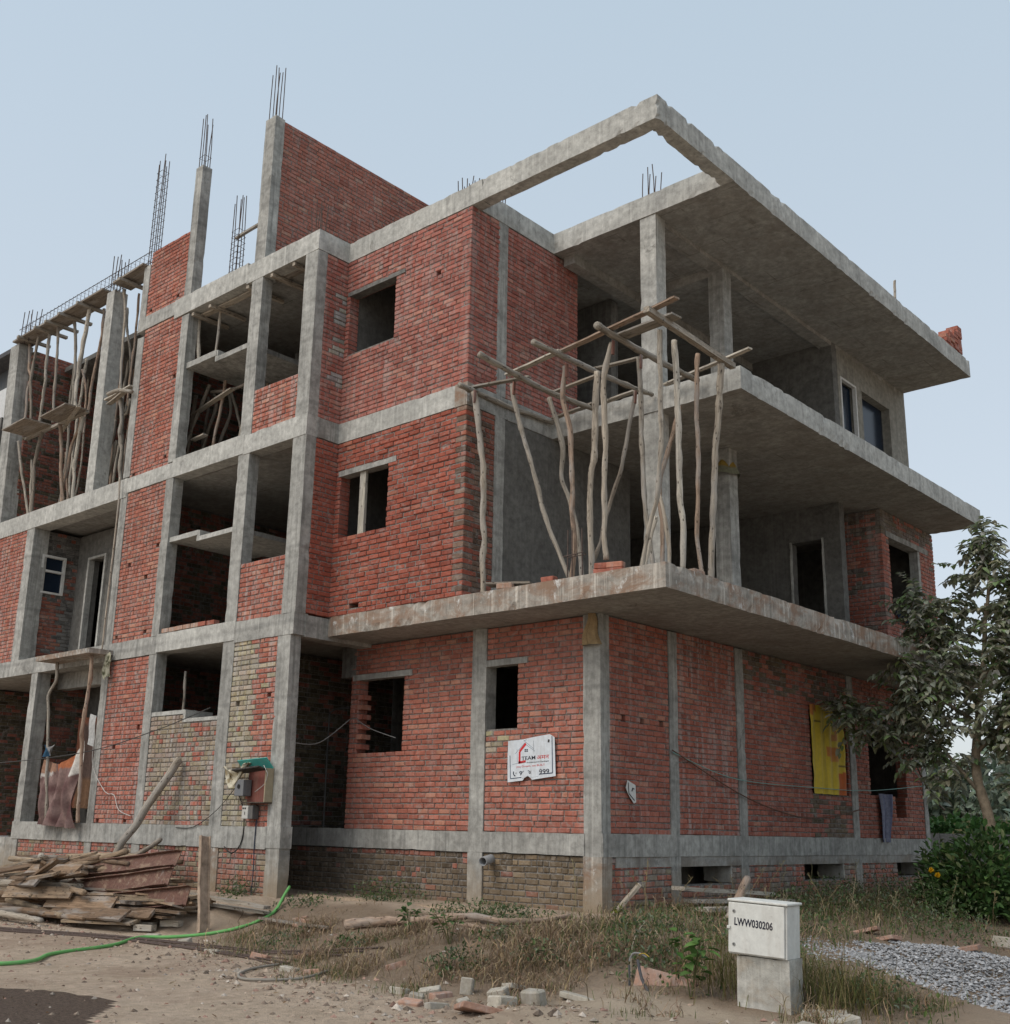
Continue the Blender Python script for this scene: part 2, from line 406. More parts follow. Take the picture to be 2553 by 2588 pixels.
gf = [(j*nX+i, j*nX+i+1, (j+1)*nX+i+1, (j+1)*nX+i) for j in range(len(gy)-1) for i in range(nX-1)]
b = MB(); b.v = gv; b.f = gf; b.c = gc; b.p = gv
ground = b.build('ground', 'ground', None, True); ground['kind'] = 'structure'

# ------------------------------------------------------------ the building
house = thing('unfinished_building', 'three-storey red brick and concrete building under construction with overhanging slabs', 'building')
BR = []
def red(pale=.10, dark=.12, alpha=.15, tint=(1, 1, 1)):
    def f(u, z):
        q = rng.random()
        if q < pale*.7: c = (.43, .19, .13)
        elif q < pale*.7+dark*.8: c = (.30, .105, .076)
        else:
            k = rng.random(); c = (.345+.07*k, .116+.034*k, .080+.026*k)
        s = rng.uniform(.88, 1.09)
        return (c[0]*s*tint[0], c[1]*s*tint[1], c[2]*s*tint[2], alpha)
    return f
def cream(f_red, prob, alpha=.35, c0=(.42, .36, .255)):
    def f(u, z):
        if rng.random() < prob(u, z):
            s = rng.uniform(.7, 1.1); return (c0[0]*s, c0[1]*s*rng.uniform(.92, 1.03), c0[2]*s*rng.uniform(.85, 1.05), alpha)
        return f_red(u, z)
    return f
def mossy(prob, c0=(.105, .085, .055), alpha=.1):  # dark brick palette: real moss outside, shade put into colour on inner walls
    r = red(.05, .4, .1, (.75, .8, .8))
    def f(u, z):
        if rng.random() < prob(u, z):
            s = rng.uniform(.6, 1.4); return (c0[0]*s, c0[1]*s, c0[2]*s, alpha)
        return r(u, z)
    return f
RED = red(); RED_B = red(.05, .12, .06, (.86, .70, .66)); RED_W = red(.12, .10, .38); RED_HAZE = red(.14, .12, .22, (.96, .98, 1.08))  # upper-floor palette: its rosy tint puts haze into the brick colour

COURSE = .0785
def brick_wall(ax, face, u0, u1, z0, z1, t=.2, openings=(), pal=RED, header=.12, q0=0, q1=0, proud=.013, loose_top=False, label=None, pieces=True, jog=.004):
    mp = (lambda u, d, z: (u, face+d, z)) if ax == 'x' else (lambda u, d, z: (face-d, u, z))
    # mortar body
    us = sorted({u0, u1, *[min(max(o[i], u0), u1) for o in openings for i in (0, 1)]})
    e = .008
    zs = sorted({z0, z1, *[min(max(o[i], z0), z1) for o in openings for i in (2, 3)]})
    solid = lambda i, k: (0 <= i < len(us)-1 and 0 <= k < len(zs)-1 and not any(
        o[0]-1e-6 <= us[i] and us[i+1] <= o[1]+1e-6 and o[2]-1e-6 <= zs[k] and zs[k+1] <= o[3]+1e-6 for o in openings))
    b = MB(); d0, d1 = proud, t-proud
    for i in range(len(us)-1):
        for k in range(len(zs)-1):
            if not solid(i, k): continue
            a, c, l, h = us[i], us[i+1], zs[k], zs[k+1]
            if not solid(i-1, k): a += e
            if not solid(i+1, k): c -= e
            if not solid(i, k-1): l += e
            if not solid(i, k+1): h -= e
            Q = lambda *p: [mp(*x) for x in p]
            b.add(Q((a, d0, l), (c, d0, l), (c, d0, h), (a, d0, h)), [(0, 1, 2, 3)])
            b.add(Q((a, d1, l), (a, d1, h), (c, d1, h), (c, d1, l)), [(0, 1, 2, 3)])
            if not solid(i-1, k): b.add(Q((a, d0, l), (a, d0, h), (a, d1, h), (a, d1, l)), [(0, 1, 2, 3)])
            if not solid(i+1, k): b.add(Q((c, d0, l), (c, d1, l), (c, d1, h), (c, d0, h)), [(0, 1, 2, 3)])
            if not solid(i, k-1): b.add(Q((a, d0, l), (a, d1, l), (c, d1, l), (c, d0, l)), [(0, 1, 2, 3)])
            if not solid(i, k+1): b.add(Q((a, d0, h), (c, d0, h), (c, d1, h), (a, d1, h)), [(0, 1, 2, 3)])
    w = b.build('brick_wall', 'mortar', house)
    if label: w['label'] = label
    if not pieces: return w
    nc = max(1, round((z1-z0)/COURSE)); ch = (z1-z0)/nc
    seed = rng.uniform(0, 99)
    for k in range(nc):
        l, h = z0+k*ch, z0+(k+1)*ch-.0125
        a0 = u0+(q0 if (k % 2) == (0 if q0 > 0 else 1) else 0) if q0 else u0
        a1 = u1-(q1 if (k % 2) == 1 else 0) if q1 else u1
        cuts = sorted((o[0], o[1]) for o in openings if o[2] < l+.038 < o[3])
        seg = []; p = a0
        for x, y in cuts:
            if x > p: seg.append((p, min(x, a1)))
            p = max(p, y)
        if p < a1: seg.append((p, a1))
        for s0, s1 in seg:
            u = s0; first = True
            hc = rng.random() < header
            while u < s1-.03:
                L = .105 if (hc and rng.random() < .8) or rng.random() < header*.5 else .222+rng.uniform(-.006, .006)
                if first and k % 2: L = min(L, .105+rng.uniform(0, .06))
                first = False
                if u+L > s1-.05: L = s1-u
                g = rng.uniform(.009, .017)
                e0, e1 = u, (u+L-g if u+L < s1-.01 else u+L)
                wob = .011*noise.noise((u*.9+seed, k*.35, 0))+rng.uniform(-.002, .002)
                pr = -rng.uniform(-jog, jog*1.3)
                ll, hh = l+wob+rng.uniform(-.002, .002), h+wob+rng.uniform(-.003, .002)
                c = .009
                J = lambda: rng.uniform(-.004, .004)
                F = [(e0+c+J(), pr+J()*.6, ll+c+J()), (e1-c+J(), pr+J()*.6, ll+c+J()), (e1-c+J(), pr+J()*.6, hh-c+J()), (e0+c+J(), pr+J()*.6, hh-c+J())]
                E_ = [(e0+J()*.5, pr+c, ll), (e1+J()*.5, pr+c, ll), (e1+J()*.5, pr+c, hh), (e0+J()*.5, pr+c, hh)]
                B_ = [(e0, t, ll), (e1, t, ll), (e1, t, hh), (e0, t, hh)]
                vs = [mp(*x) for x in F+E_+B_]
                fs = [(0, 1, 2, 3), (8, 11, 10, 9)]
                for i in range(4):
                    j = (i+1) % 4
                    fs.append((4+i, 4+j, j, i)); fs.append((8+i, 8+j, 4+j, 4+i))
                col = pal((e0+e1)/2, (ll+hh)/2)
                dist = (Vector(vs[0])-CAM).length
                if L < .16: dist += 3
                BR.append((dist, w, vs, fs, col))
                u += L
    return w

col = lambda *a, mat='conc', name='column', **k: cbox(name, *a, mat, house, **k)
beam = lambda *a, mat='conc_light', name='beam', **k: cbox(name, *a, mat, house, **k)
yT = -1.54; xT = -4.63; yB = -.89; xB = -1.76; y2 = 1.08; xS = 1.62
Z1B, Z1T, Z2B, Z2T, Z3B, Z3T = 3.90, 4.21, 7.06, 7.40, 10.30, 10.66

# tower (staircase bay) columns
col(-4.95, xT, yT, -1.34, -.2, 3.9, lean=(-.07, 0)); col(-4.97, xT, yT, -1.34, 4.2, Z2B, bias=2); col(-4.96, xT, yT, -1.34, Z2T, 10.3, bias=3)
for z0, z1 in ((1.0, 3.9), (4.2, 7.08), (7.4, 10.3)):
    col(-6.45, -6.14, yT, -1.33, z0, z1, bias=z0); col(-8.65, -8.41, yT, -1.33, z0, z1, bias=z0)
    col(-10.2, -9.97, yT, -1.34, z0, z1, bias=z0)
col(-6.45, -6.15, yT+.004, -1.3, -.3, .74, mat='conc_stain'); col(-8.65, -8.4, yT+.004, -1.3, -.3, .74); col(-10.2, -9.97, yT+.004, -1.3, -.3, .74)
col(-8.65, -8.42, yT, -1.33, 10.66, 13.45); col(-10.22, -10.0, yT, -1.34, 10.7, 11.85)
col(-6.43, -6.13, yT, -1.33, 10.66, 13.52, bias=4)
# tower beams
F = yT-.008
beam(-14.6, -10.2, F, -1.28, 3.88, 4.2, mat='conc'); beam(-10.22, -8.42, F, -1.28, 3.88, 4.2, mat='conc')
beam(-8.44, -6.14, F-.004, -1.28, 3.9, 4.22, mat='conc_light'); beam(-6.16, xT-.004, F, -1.28, 3.86, 4.2, mat='conc')
beam(-17, -10.0, F-.004, -1.2, 7.0, 7.38, mat='conc_light'); beam(-10.02, -8.45, F, -1.28, 7.08, 7.37); beam(-8.47, -6.3, F-.006, -1.28, 7.08, 7.43); beam(-6.32, xT-.002, F, -1.28, 7.06, 7.41)
beam(-8.92, -6.6, F-.004, -1.26, 10.33, 10.71); beam(-6.62, xT+.006, F, -1.26, Z3B, Z3T)
beam(-10.24, -8.9, F+.002, -1.3, 10.42, 10.7, mat='conc')
beam(-12.97, -4.96, F-.006, -1.28, .70, 1.02, mat='conc', name='plinth_beam'); col(-5.0, xT+.006, F-.002, -1.336, .72, 1.03, mat='conc')
# return of the beams into the wing
beam(xT-.25, xT+.008, -1.33, yB+.2, Z2B, Z2T-.004, mat='conc'); beam(xT-.25, xT+.01, -1.33, yB+.2, Z3B, Z3T-.003); beam(xT-.25, xT+.012, -1.33, .4, 3.84, 4.18, mat='conc')

# far left bays
col(-12.95, -12.7, yT, -1.26, 1.0, 3.88); col(-12.95, -12.72, yT, -1.26, -.3, .72)
col(-13.95, -13.62, yT, -1.2, 4.2, 7.02); col(-11.62, -11.32, yT, -1.24, 7.38, 11.74, lean=(-.03, 0), mat='conc_light'); col(-15.72, -15.3, yT, -1.2, 7.38, 11.75, lean=(-.28, 0))
beam(-11.85, -9.86, -2.02, -1.56, 3.97, 4.06, mat='conc_stain', name='balcony_slab')
cbox('wall', -12.95, -10.1, -1.0, -.78, 3.6, 4.1, 'conc', house)
# stair landings seen in the tower openings
beam(-8.42, -7.53, -1.5, .2, 5.88, 5.97, name='stair_landing'); beam(-7.56, -6.44, -1.5, .2, 5.77, 5.85, name='stair_landing'); beam(-7.56, -7.48, -1.495, .2, 5.78, 5.96)
beam(-8.42, -7.46, -1.5, .4, 9.20, 9.31, name='stair_landing', mat='conc'); beam(-7.48, -6.44, -1.5, .4, 9.08, 9.17, name='stair_landing', mat='conc'); beam(-7.5, -7.42, -1.495, .4, 9.1, 9.3)
cbox('sill', -8.42, -7.41, yT+.01, -1.3, 2.80, 2.87, 'conc_light', house); cbox('sill', -7.43, -6.44, yT+.01, -1.3, 2.66, 2.72, 'conc_light', house)
cbox('sill', -7.45, -7.38, yT+.012, -1.0, 2.66, 2.86, 'conc_light', house)

# front column grid, ground floor
col(-.29, 0, 0, .2, -.25, 3.9, lean=(-.02, .0)); col(-2.35, -2.07, -.006, .22, -.2, 3.9, mat='conc')
col(-.30, .008, -.008, .21, -.25, .74, mat='conc_stain')
beam(-8.2, -.28, -.010, .22, .74, 1.02, mat='conc', name='plinth_beam'); beam(-.22, .012, .0, 10.75, .735, 1.03, mat='conc', name='plinth_beam')
for ya, yb in ((1.6, 1.82), (3.47, 3.7), (7.38, 7.62), (10.6, 10.8)):
    col(-.2, .006, ya, yb, -.2, 3.88, mat='conc')
# upper columns
for z0, z1 in ((4.2, 7.06), (7.4, 10.3)):
    col(-.05, .24, 1.10, 1.36, z0, z1, mat='conc_light', bias=z0); col(-.08, .2, 3.14, 3.40, z0, z1, mat='conc', bias=z0+1)
    col(xB-.2, xB+.004, -.27, -.05, z0, z1, mat='conc', bias=z0)
# slabs
cbox('floor_slab', xT, xS, yB, 10.6, Z1B, Z1T, 'conc_stain', house, amp=.005, chip=.024, step=.1, soffit=True)
cbox('floor_slab', -17, xT-.01, -1.3, 10.6, 3.92, 4.18, 'conc_under', house, step=.6)
cbox('floor_slab', xB, xS, y2, 10.42, Z2B, Z2T, 'conc_light', house, amp=.004, chip=.018, step=.1, soffit=True)
cbox('floor_slab', -17, xT-.02, -1.25, 10.4, Z2B+.021, Z2T-.021, 'conc_under', house, step=.6)
cbox('floor_slab', xT-.03, xB-.01, -.7, 10.4, Z2B+.02, Z2T-.02, 'conc_under', house, step=.6)
cbox('roof_slab', xB, xS, y2, 10.59, Z3B, Z3T, 'conc_light', house, amp=.004, chip=.02, step=.1, soffit=True)
cbox('roof_slab', -10.0, xT-.05, -1.26, 10.5, Z3B+.02, Z3T-.03, 'conc_under', house, step=.6)
cbox('roof_slab', xT-.06, xB-.01, -.7, 10.5, Z3B+.021, Z3T-.031, 'conc_under', house, step=.6)
cbox('floor_slab', -17, .0, .3, 10.5, .6, .95, 'conc_under', house, step=.8)
cbox('floor_slab', -13, -6.4, -1.3, .3, .6, .96, 'conc_under', house, step=.8)
# beams of the wing
beam(xT-.02, xB-.01, yB-.006, yB+.22, Z2B, Z2T, step=.12); beam(xB-.22, xB+.006, yB+.03, y2+.1, Z2B, Z2T-.002, mat='conc'); beam(xB-.24, xB+.010, yB-.010, yB+.1, Z2B-.01, Z2T+.008, mat='conc_stain')
beam(xT-.02, xB+.2, yB-.006, yB+.22, Z3B, Z3T, step=.12); beam(xB+.19, xS+.004, yB-.004, yB+.22, Z3B+.004, Z3T-.002, amp=.004, chip=.02, step=.07)
beam(xS-.22, xS+.006, yB+.21, y2+.02, Z3B+.002, Z3T-.004, amp=.004, chip=.02, step=.07); beam(xB-.22, xB+.007, yB+.21, y2+.05, Z3B, Z3T-.003)
beam(-1.72, -1.5, 1.3, 10, 10.14, 10.31, mat='conc_under'); beam(-.06, .2, 1.36, 10.4, 10.22, 10.31, mat='conc_under'); beam(-1.6, .0, 3.14, 3.4, 10.14, 10.31, mat='conc_under')

# lintels
lint = lambda *a, **k: cbox('lintel', *a, k.get('mat', 'conc'), house)
lint(-4.99, -3.62, -.012, .15, 3.33, 3.42); lint(-2.07, -1.29, -.014, .15, 3.33, 3.42); lint(-4.56, -3.22, yB-.012, yB+.15, 6.48, 6.57); lint(-4.58, -3.2, yB-.014, yB+.15, 9.65, 9.72, mat='conc_dark')
cbox('door_surround', -5.3, -4.95, .01, .2, 3.4, 3.9, 'conc_dark', house)

# ---- brick walls
mixc = cream(RED_W, lambda u, z: .9 if u < -7.2 and z > 1.7 else .72, .45, (.34, .27, .205))
tc = cream(RED_W, lambda u, z: .92 if u < -5.52+.3*noise.noise((0, 0, z*2)) else .10, .55)
holes = lambda *hs: [(u, u+.10, z, z+.085) for u, z in hs]
# tower, strip of wall between the first two columns
brick_wall('x', yT+.01, -9.97, -8.65, 1.02, 3.88, openings=holes((-9.9, 1.03), (-9.0, 1.05), (-9.6, 2.3), (-8.85, 2.6)), pal=RED_W, header=.45, label='ground-floor panel of red bricks beside the boarded bay')
brick_wall('x', yT+.01, -9.97, -8.65, 4.2, 7.08, openings=holes((-9.9, 4.25), (-8.95, 4.3), (-9.7, 5.6), (-9.1, 5.3), (-8.8, 5.85)), pal=red(.2, .1, .25, (1, 1.05, 1.05)), header=.5)
brick_wall('x', yT+.01, -9.97, -8.65, 7.37, 10.42, openings=holes((-9.9, 7.4), (-8.85, 7.5), (-8.8, 9.1)), pal=red(.16, .1, .3), header=.35)
brick_wall('x', yT+.012, -10.0, -8.65, 10.7, 12.12, openings=holes((-9.9, 10.75), (-8.95, 10.8)), pal=red(.14, .1, .2), header=.2)
# below the landing window
brick_wall('x', yT+.014, -8.41, -6.45, 1.02, 2.80, openings=[(-7.42, -6.45, 2.68, 2.9)], pal=mixc, header=.6, label='pale washed-out brick panel under the stair window')
brick_wall('x', yT+.01, -6.14, -4.95, 1.02, 3.88, openings=holes((-6.0, 2.85), (-5.2, 2.95)), pal=tc, header=.25, label='brick panel half cream half red above the meter box')
brick_wall('x', yT+.01, -6.14, -4.97, 4.2, 5.16, pal=red(.15, .1, .55), header=.1)
brick_wall('x', yT+.01, -6.14, -4.96, 7.4, 8.19, pal=red(.18, .08, .45), header=.1)
pb = lambda a, c: brick_wall('x', yT+.02, a, c, -.3, .71, pal=cream(RED_W, lambda u, z: .35, .3, (.3, .24, .17)), header=.5)
pb(-6.15, -4.95); pb(-8.4, -6.45); pb(-9.97, -8.65); pb(-12.72, -10.2)
# returns between tower and projecting room
brick_wall('y', xT+.002, -1.34, yB+.01, Z1T, Z2B, pal=RED_B, header=.15)
brick_wall('y', xT+.002, -1.34, yB+.01, Z2T, Z3B, pal=cream(RED_HAZE, lambda u, z: .55 if u > -1.15 and 8 < z < 9.7 else 0, .7, (.36, .34, .31)), header=.15)
# projecting room
w1 = (-4.52, -3.40, 5.47, 6.48); w2 = (-4.54, -3.42, 8.60, 9.66)
brick_wall('x', yB, xT, xB, Z1T, Z2B, openings=[w1, (-4.16, -3.95, 4.30, 4.40)], pal=RED_B, header=.06, q1=.2, jog=.008, label='bright red brick wall of the projecting first-floor room')
brick_wall('x', yB, xT, xB, Z2T, Z3B, openings=[w2]+holes((-2.5, 9.35)), pal=RED_HAZE, header=.08, q1=.2, label='rose red brick wall of the projecting top-floor room')
moss = mossy(lambda u, z: .8 if u < -.42 else .25, (.18, .115, .085))
brick_wall('y', xB, yB, -.27, Z1T, Z2B, pal=moss, header=.2, q0=.2, label='dark mossy brick return beside the balcony')
brick_wall('y', xB, yB, -.24, Z2T, Z3B, pal=RED_HAZE, header=.2, q0=.2)
brick_wall('y', xB, -.05, 1.73, Z2T, Z3B, pal=RED_HAZE, header=.1)
cbox('plaster_wall', xB-.2, xB-.008, -.06, 3.2, Z1T, Z2B, 'plaster', house, amp=.003)
# ground floor front
gw1 = (-4.86, -3.81, 2.15, 3.34); gw2 = (-2.07, -1.48, 2.44, 3.34)
stepj = [(-4.97+.0, -4.97, 0, 0)]
brick_wall('x', .012, -5.05, -2.35, 1.02, 3.9, openings=[gw1], pal=red(.12, .08, .14, (1.04, 1.06, 1.06)), header=.06, label='red brick ground-floor wall with the toothed window jamb')
for k in range(13):
    if k % 2: 
        z = 2.16+k*COURSE
        b = MB(); b.box(-4.88, -4.74-rng.uniform(0, .03), .012, .2, z, z+.077, RED(0, 0)); b.build('brick', 'brick', house)
brick_wall('x', .012, -2.07, -.29, 1.02, 3.9, openings=[gw2], pal=cream(red(.14, .07, .16, (1.05, 1.08, 1.08)), lambda u, z: .7 if u < -1.6 and 2.1 < z < 2.45 else 0, .3), header=.06, label='red brick ground-floor wall panel carrying the banner')
brick_wall('x', .02, -8.2, -2.35, -.2, .74, pal=mossy(lambda u, z: .88 if z < .62 else .45, (.12, .088, .06)), header=.5)
brick_wall('x', .02, -2.07, -.3, -.2, .74, pal=mossy(lambda u, z: .92, (.185, .135, .085)), header=.4)
# ground floor right
rp = lambda a=.2, t=(1, 1, 1): red(.12, .1, a, t)
brick_wall('y', -.010, .2, 1.6, 1.03, 3.9, openings=holes((.46, 2.5), (.9, 2.48), (1.37, 2.48)), pal=rp(.22), header=.05, label='red brick side wall panel next to the corner column')
brick_wall('y', -.010, 1.82, 3.47, 1.03, 3.9, pal=rp(.42), header=.05, label='red brick side wall panel with white lime streaks')
brick_wall('y', -.010, 3.7, 7.38, 1.03, 3.9, openings=[(5.92, 7.30, 1.75, 3.22)], pal=cream(rp(.2, (.92, .9, .9)), lambda u, z: .5 if u > 5.9 and z < 1.75 else (.5 if z > 3.3 else 0), .1, (.17, .125, .09)), header=.08)
brick_wall('y', -.010, 7.62, 10.6, 1.03, 3.9, openings=[(8.2, 9.85, 1.78, 3.1), (9.28, 9.74, 1.39, 1.79)], pal=rp(.15, (.85, .85, .85)), header=.08)
v = [(1.84, 3.23, .36, .74), (5.5, 6.96, .36, .74), (9.16, 10.5, .36, .74)]
brick_wall('y', -.012, .2, 1.6, -.2, .735, pal=cream(RED_W, lambda u, z: .3, .4, (.3, .24, .19)), header=.5)
brick_wall('y', -.012, 1.82, 10.6, -.2, .735, openings=v, pal=cream(RED_W, lambda u, z: .4, .4, (.28, .22, .18)), header=.5)
for a, c, l, h in v: cbox('vent_reveal', -.5, -.02, c-.03, c+.02, l, h, 'conc_light', house)
# upper right walls
brick_wall('x', 7.92, -.14, .62, Z1T, Z2B, pal=cream(RED_W, lambda u, z: .7 if z > 6.5 else .1, .3, (.2, .16, .13)), header=.05)
brick_wall('y', .62, 8.1, 10.45, Z1T, Z2B, openings=[(8.25, 9.72, 5.1, 6.55)], pal=cream(RED_W, lambda u, z: .6 if z > 6.6 else .05, .3, (.2, .16, .13)), header=.2)
lint(.4, .635, 8.1, 10.1, 6.55, 6.66, mat='conc')
cbox('window_jamb', .44, .615, 9.62, 9.72, 5.1, 6.55, 'conc', house)
def front_plaster(x0, x1, y, z0, z1, door, mat='plaster', t=.2):
    a, c, l, h = door
    for q in ((x0, a, z0, z1), (c, x1, z0, z1), (a, c, h, z1)) + (((a, c, z0, l),) if l > z0 else ()):
        if q[1]-q[0] > .01: cbox('plaster_wall', q[0], q[1], y, y+t, q[2], q[3], mat, house, amp=.003, chip=.004)
front_plaster(-4.5, .19, 7.1, Z1T, Z2B, (-.80, -.18, Z1T, 6.41))
for a in (-.83, -.18): cbox('door_frame', a, a+.035, 7.07, 7.12, Z1T, 6.43, 'conc_light', house, amp=.002)
front_plaster(-4.5, -2.0, 7.15, Z2T, Z3B, (-4, -3.2, Z2T, 9.6)); cbox('plaster_wall', -2.0, .2, 7.15, 7.35, Z2T, Z3B, 'plaster', house, amp=.003)
def side_plaster(x, y0, y1, z0, z1, ops, mat='plaster_warm', t=.2):
    ys = sorted({y0, y1, *[o[i] for o in ops for i in (0, 1)]})
    for a, c in zip(ys, ys[1:]):
        o = [o for o in ops if o[0] <= a+1e-6 and c <= o[1]+1e-6]
        for l, h in ([(z0, o[0][2]), (o[0][3], z1)] if o else [(z0, z1)]):
            if h-l > .02: cbox('plaster_wall', x-t, x, a, c, l, h, mat, house, amp=.002, chip=.003)
side_plaster(.2, 7.36, 10.6, Z2T, Z3B, [(7.45, 8.15, 8.0, 9.68), (8.42, 9.78, 8.55, 9.68)])
b = MB()
for a, c, l, h in ((7.45, 7.49, 8, 9.68), (8.11, 8.15, 8, 9.68), (7.49, 8.11, 9.64, 9.68)): b.box(.14, .215, a, c, l, h)
wfa = b.build('window_frame', 'white_frame', house)
b = MB(); b.box(.08, .09, 7.49, 8.11, 8.0, 9.64); b.build('pane', 'glass', wfa)  # dark pane added in place of the dim room inside
b = MB(); b.box(.02, .03, 8.42, 9.74, 8.55, 9.68); b.build('window_pane', 'glass', house)  # dark navy sheet, painted stand-in for the unlit room
b = MB()
b.box(.0, .205, 9.74, 9.78, 8.55, 9.68); b.build('window_jamb', 'plaster_warm', house)
# far left recesses
brick_wall('x', yT+.01, -17, -13.95, 4.2, 7.02, pal=red(.25, .08, .4), header=.4)
brick_wall('y', -13.66, -1.2, -.3, 4.2, 7.0, openings=[(-1.24, -.80, 5.7, 6.44)], pal=mossy(lambda u, z: .75 if z > 5.5 or u > -.75 else .1, (.15, .14, .13)), header=.2)
wf = MB()
for a, c, l, h in ((-1.30, -1.25, 5.66, 6.48), (-.81, -.76, 5.66, 6.48), (-1.25, -.81, 6.43, 6.48), (-1.25, -.81, 5.66, 5.70), (-1.25, -.81, 6.12, 6.165)): wf.box(-13.74, -13.62, a, c, l, h)
wfo = wf.build('window_frame', 'white_frame', house)
for l, h in ((5.7, 6.12), (6.165, 6.43)):
    b = MB(); b.box(-13.70, -13.69, -1.25, -.81, l, h); b.build('pane', 'glass', wfo)
front_plaster(-13.66, -10.0, -.48, 4.2, 7.0, (-13.1, -12.45, 4.2, 6.42))
b = MB()
for a, c, l, h in ((-13.15, -13.09, 4.2, 6.47), (-12.47, -12.41, 4.2, 6.47), (-13.09, -12.47, 6.42, 6.47)): b.box(a, c, -.53, -.40, l, h)
b.build('door_frame', 'conc_light', house)
brick_wall('y', -12.9, -1.2, 1.2, 1.0, 3.9, pal=mossy(lambda u, z: .5), header=.2); front_plaster(-12.9, -10.0, -.3, 1.0, 3.9, (-11.9, -11.2, 1.0, 3.05), 'plaster')
brick_wall('x', .8, -18, -12.95, .7, 3.9, pal=mossy(lambda u, z: .6), header=.2)
brick_wall('y', -16.7, -1.2, .8, .7, 3.9, pal=mossy(lambda u, z: .7), header=.2)
cbox('plinth_wall', -18, -12.97, -1.5, -1.3, -.3, .72, 'conc', house)
brick_wall('y', -15.35, -1.25, 2.5, 7.4, 11.6, pal=mossy(lambda u, z: .35), header=.2)
# mumty wall on the roof
brick_wall('y', -6.14, -1.33, 5.0, 10.64, 13.5, pal=red(.08, .12, .12, (.9, 1., 1.05)), header=.12, label='tall red brick wall standing on the roof')  # cool tint mixes haze into this wall's brick colour
brick_wall('y', -6.42, -1.3, 2.2, -.2, 3.9, t=.2, pal=mossy(lambda u, z: .7), header=.2)
pl = lambda *a: cbox('plinth_wall', *a, 'conc_dark', house, step=.8)
pl(-17, -.1, 10.5, 10.75, -.4, .95); pl(-4.9, -.2, 4.5, 4.7, -.4, .7); pl(-.9, -.8, .3, 10.5, -.4, .7)  # walls added inside the plinth so the vents read dark
cbox('shutter_deck', -16.6, -10.2, -.5, 3.4, 11.30, 11.42, 'conc_dark', house, step=.6)
# interior partitions (seen only as dark depths)
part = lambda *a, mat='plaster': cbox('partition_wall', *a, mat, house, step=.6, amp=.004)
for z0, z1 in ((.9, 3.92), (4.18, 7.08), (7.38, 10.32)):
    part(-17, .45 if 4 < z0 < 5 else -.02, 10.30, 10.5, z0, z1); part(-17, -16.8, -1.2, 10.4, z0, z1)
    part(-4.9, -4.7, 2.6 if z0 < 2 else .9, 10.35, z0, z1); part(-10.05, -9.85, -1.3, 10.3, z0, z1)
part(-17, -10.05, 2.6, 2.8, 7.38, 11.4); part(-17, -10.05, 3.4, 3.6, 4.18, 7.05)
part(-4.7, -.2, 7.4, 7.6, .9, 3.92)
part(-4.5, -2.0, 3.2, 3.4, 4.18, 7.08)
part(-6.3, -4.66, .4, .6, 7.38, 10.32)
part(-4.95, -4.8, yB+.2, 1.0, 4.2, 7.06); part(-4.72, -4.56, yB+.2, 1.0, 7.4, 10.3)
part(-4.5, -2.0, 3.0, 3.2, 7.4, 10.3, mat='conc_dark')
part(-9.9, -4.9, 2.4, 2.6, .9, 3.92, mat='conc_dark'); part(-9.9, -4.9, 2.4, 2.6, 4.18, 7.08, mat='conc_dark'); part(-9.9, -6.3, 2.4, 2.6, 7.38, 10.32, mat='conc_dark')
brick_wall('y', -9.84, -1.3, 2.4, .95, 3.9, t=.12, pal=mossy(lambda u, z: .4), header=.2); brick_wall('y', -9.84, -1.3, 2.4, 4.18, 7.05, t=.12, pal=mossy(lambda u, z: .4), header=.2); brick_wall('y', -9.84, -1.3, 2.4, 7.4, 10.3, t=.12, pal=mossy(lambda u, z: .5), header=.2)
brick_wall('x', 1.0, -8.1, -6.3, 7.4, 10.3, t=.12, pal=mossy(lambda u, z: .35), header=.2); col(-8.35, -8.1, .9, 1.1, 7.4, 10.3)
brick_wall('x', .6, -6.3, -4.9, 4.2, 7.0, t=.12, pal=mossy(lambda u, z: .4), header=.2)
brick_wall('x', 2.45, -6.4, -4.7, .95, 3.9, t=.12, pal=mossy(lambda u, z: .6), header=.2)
# stair flights behind the landings
for zb, zt in ((1.0, 2.9), (4.2, 5.8), (7.4, 9.1)):
    b = MB(); n = 10
    for k in range(n):
        y = 2.3-k*.21; z = zb+(zt-zb)*(k+1)/n
        b.box(-8.3, -7.4, y-.21, y, z-.16-.12, z)
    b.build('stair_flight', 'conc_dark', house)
# brick sill course and parapet stub
for k in range(7):
    b = MB(); x = -8.33+k*.225
    b.box(x, x+.21, yT-.005+rng.uniform(-.01, .01), -1.43, 4.235, 4.305, (.42, .26, .19, .5) if k < 5 else RED(0, 0)); b.build('brick', 'brick', house)
par = bpy.data.objects.new('parapet_stub', None); C.objects.link(par); par.parent = house
for k, (l, n) in enumerate(((0, 5), (0, 5), (1, 5), (1, 5), (2, 5), (2, 5), (3, 5), (4, 5), (4, 5))):
    for j in range(l, n):
        b = MB(); y = 9.42+j*.235+rng.uniform(-.01, .01)
        b.box(1.28, 1.51+rng.uniform(-.02, .02), y, y+.222, 10.66+k*.085, 10.735+k*.085, RED(0, 0)); b.build('brick', 'brick', par)

# ---- the bricks themselves
BR.sort(key=lambda q: q[0])
rest = MB()
for i, (d, w, vs, fs, c) in enumerate(BR):
    if i < 280: 
        b = MB(); b.add(vs, fs, c); b.build('brick', 'brick', w)
    else: rest.add(vs, fs, c)
rb = rest.build('bricks', 'brick', house); rb['kind'] = 'stuff'

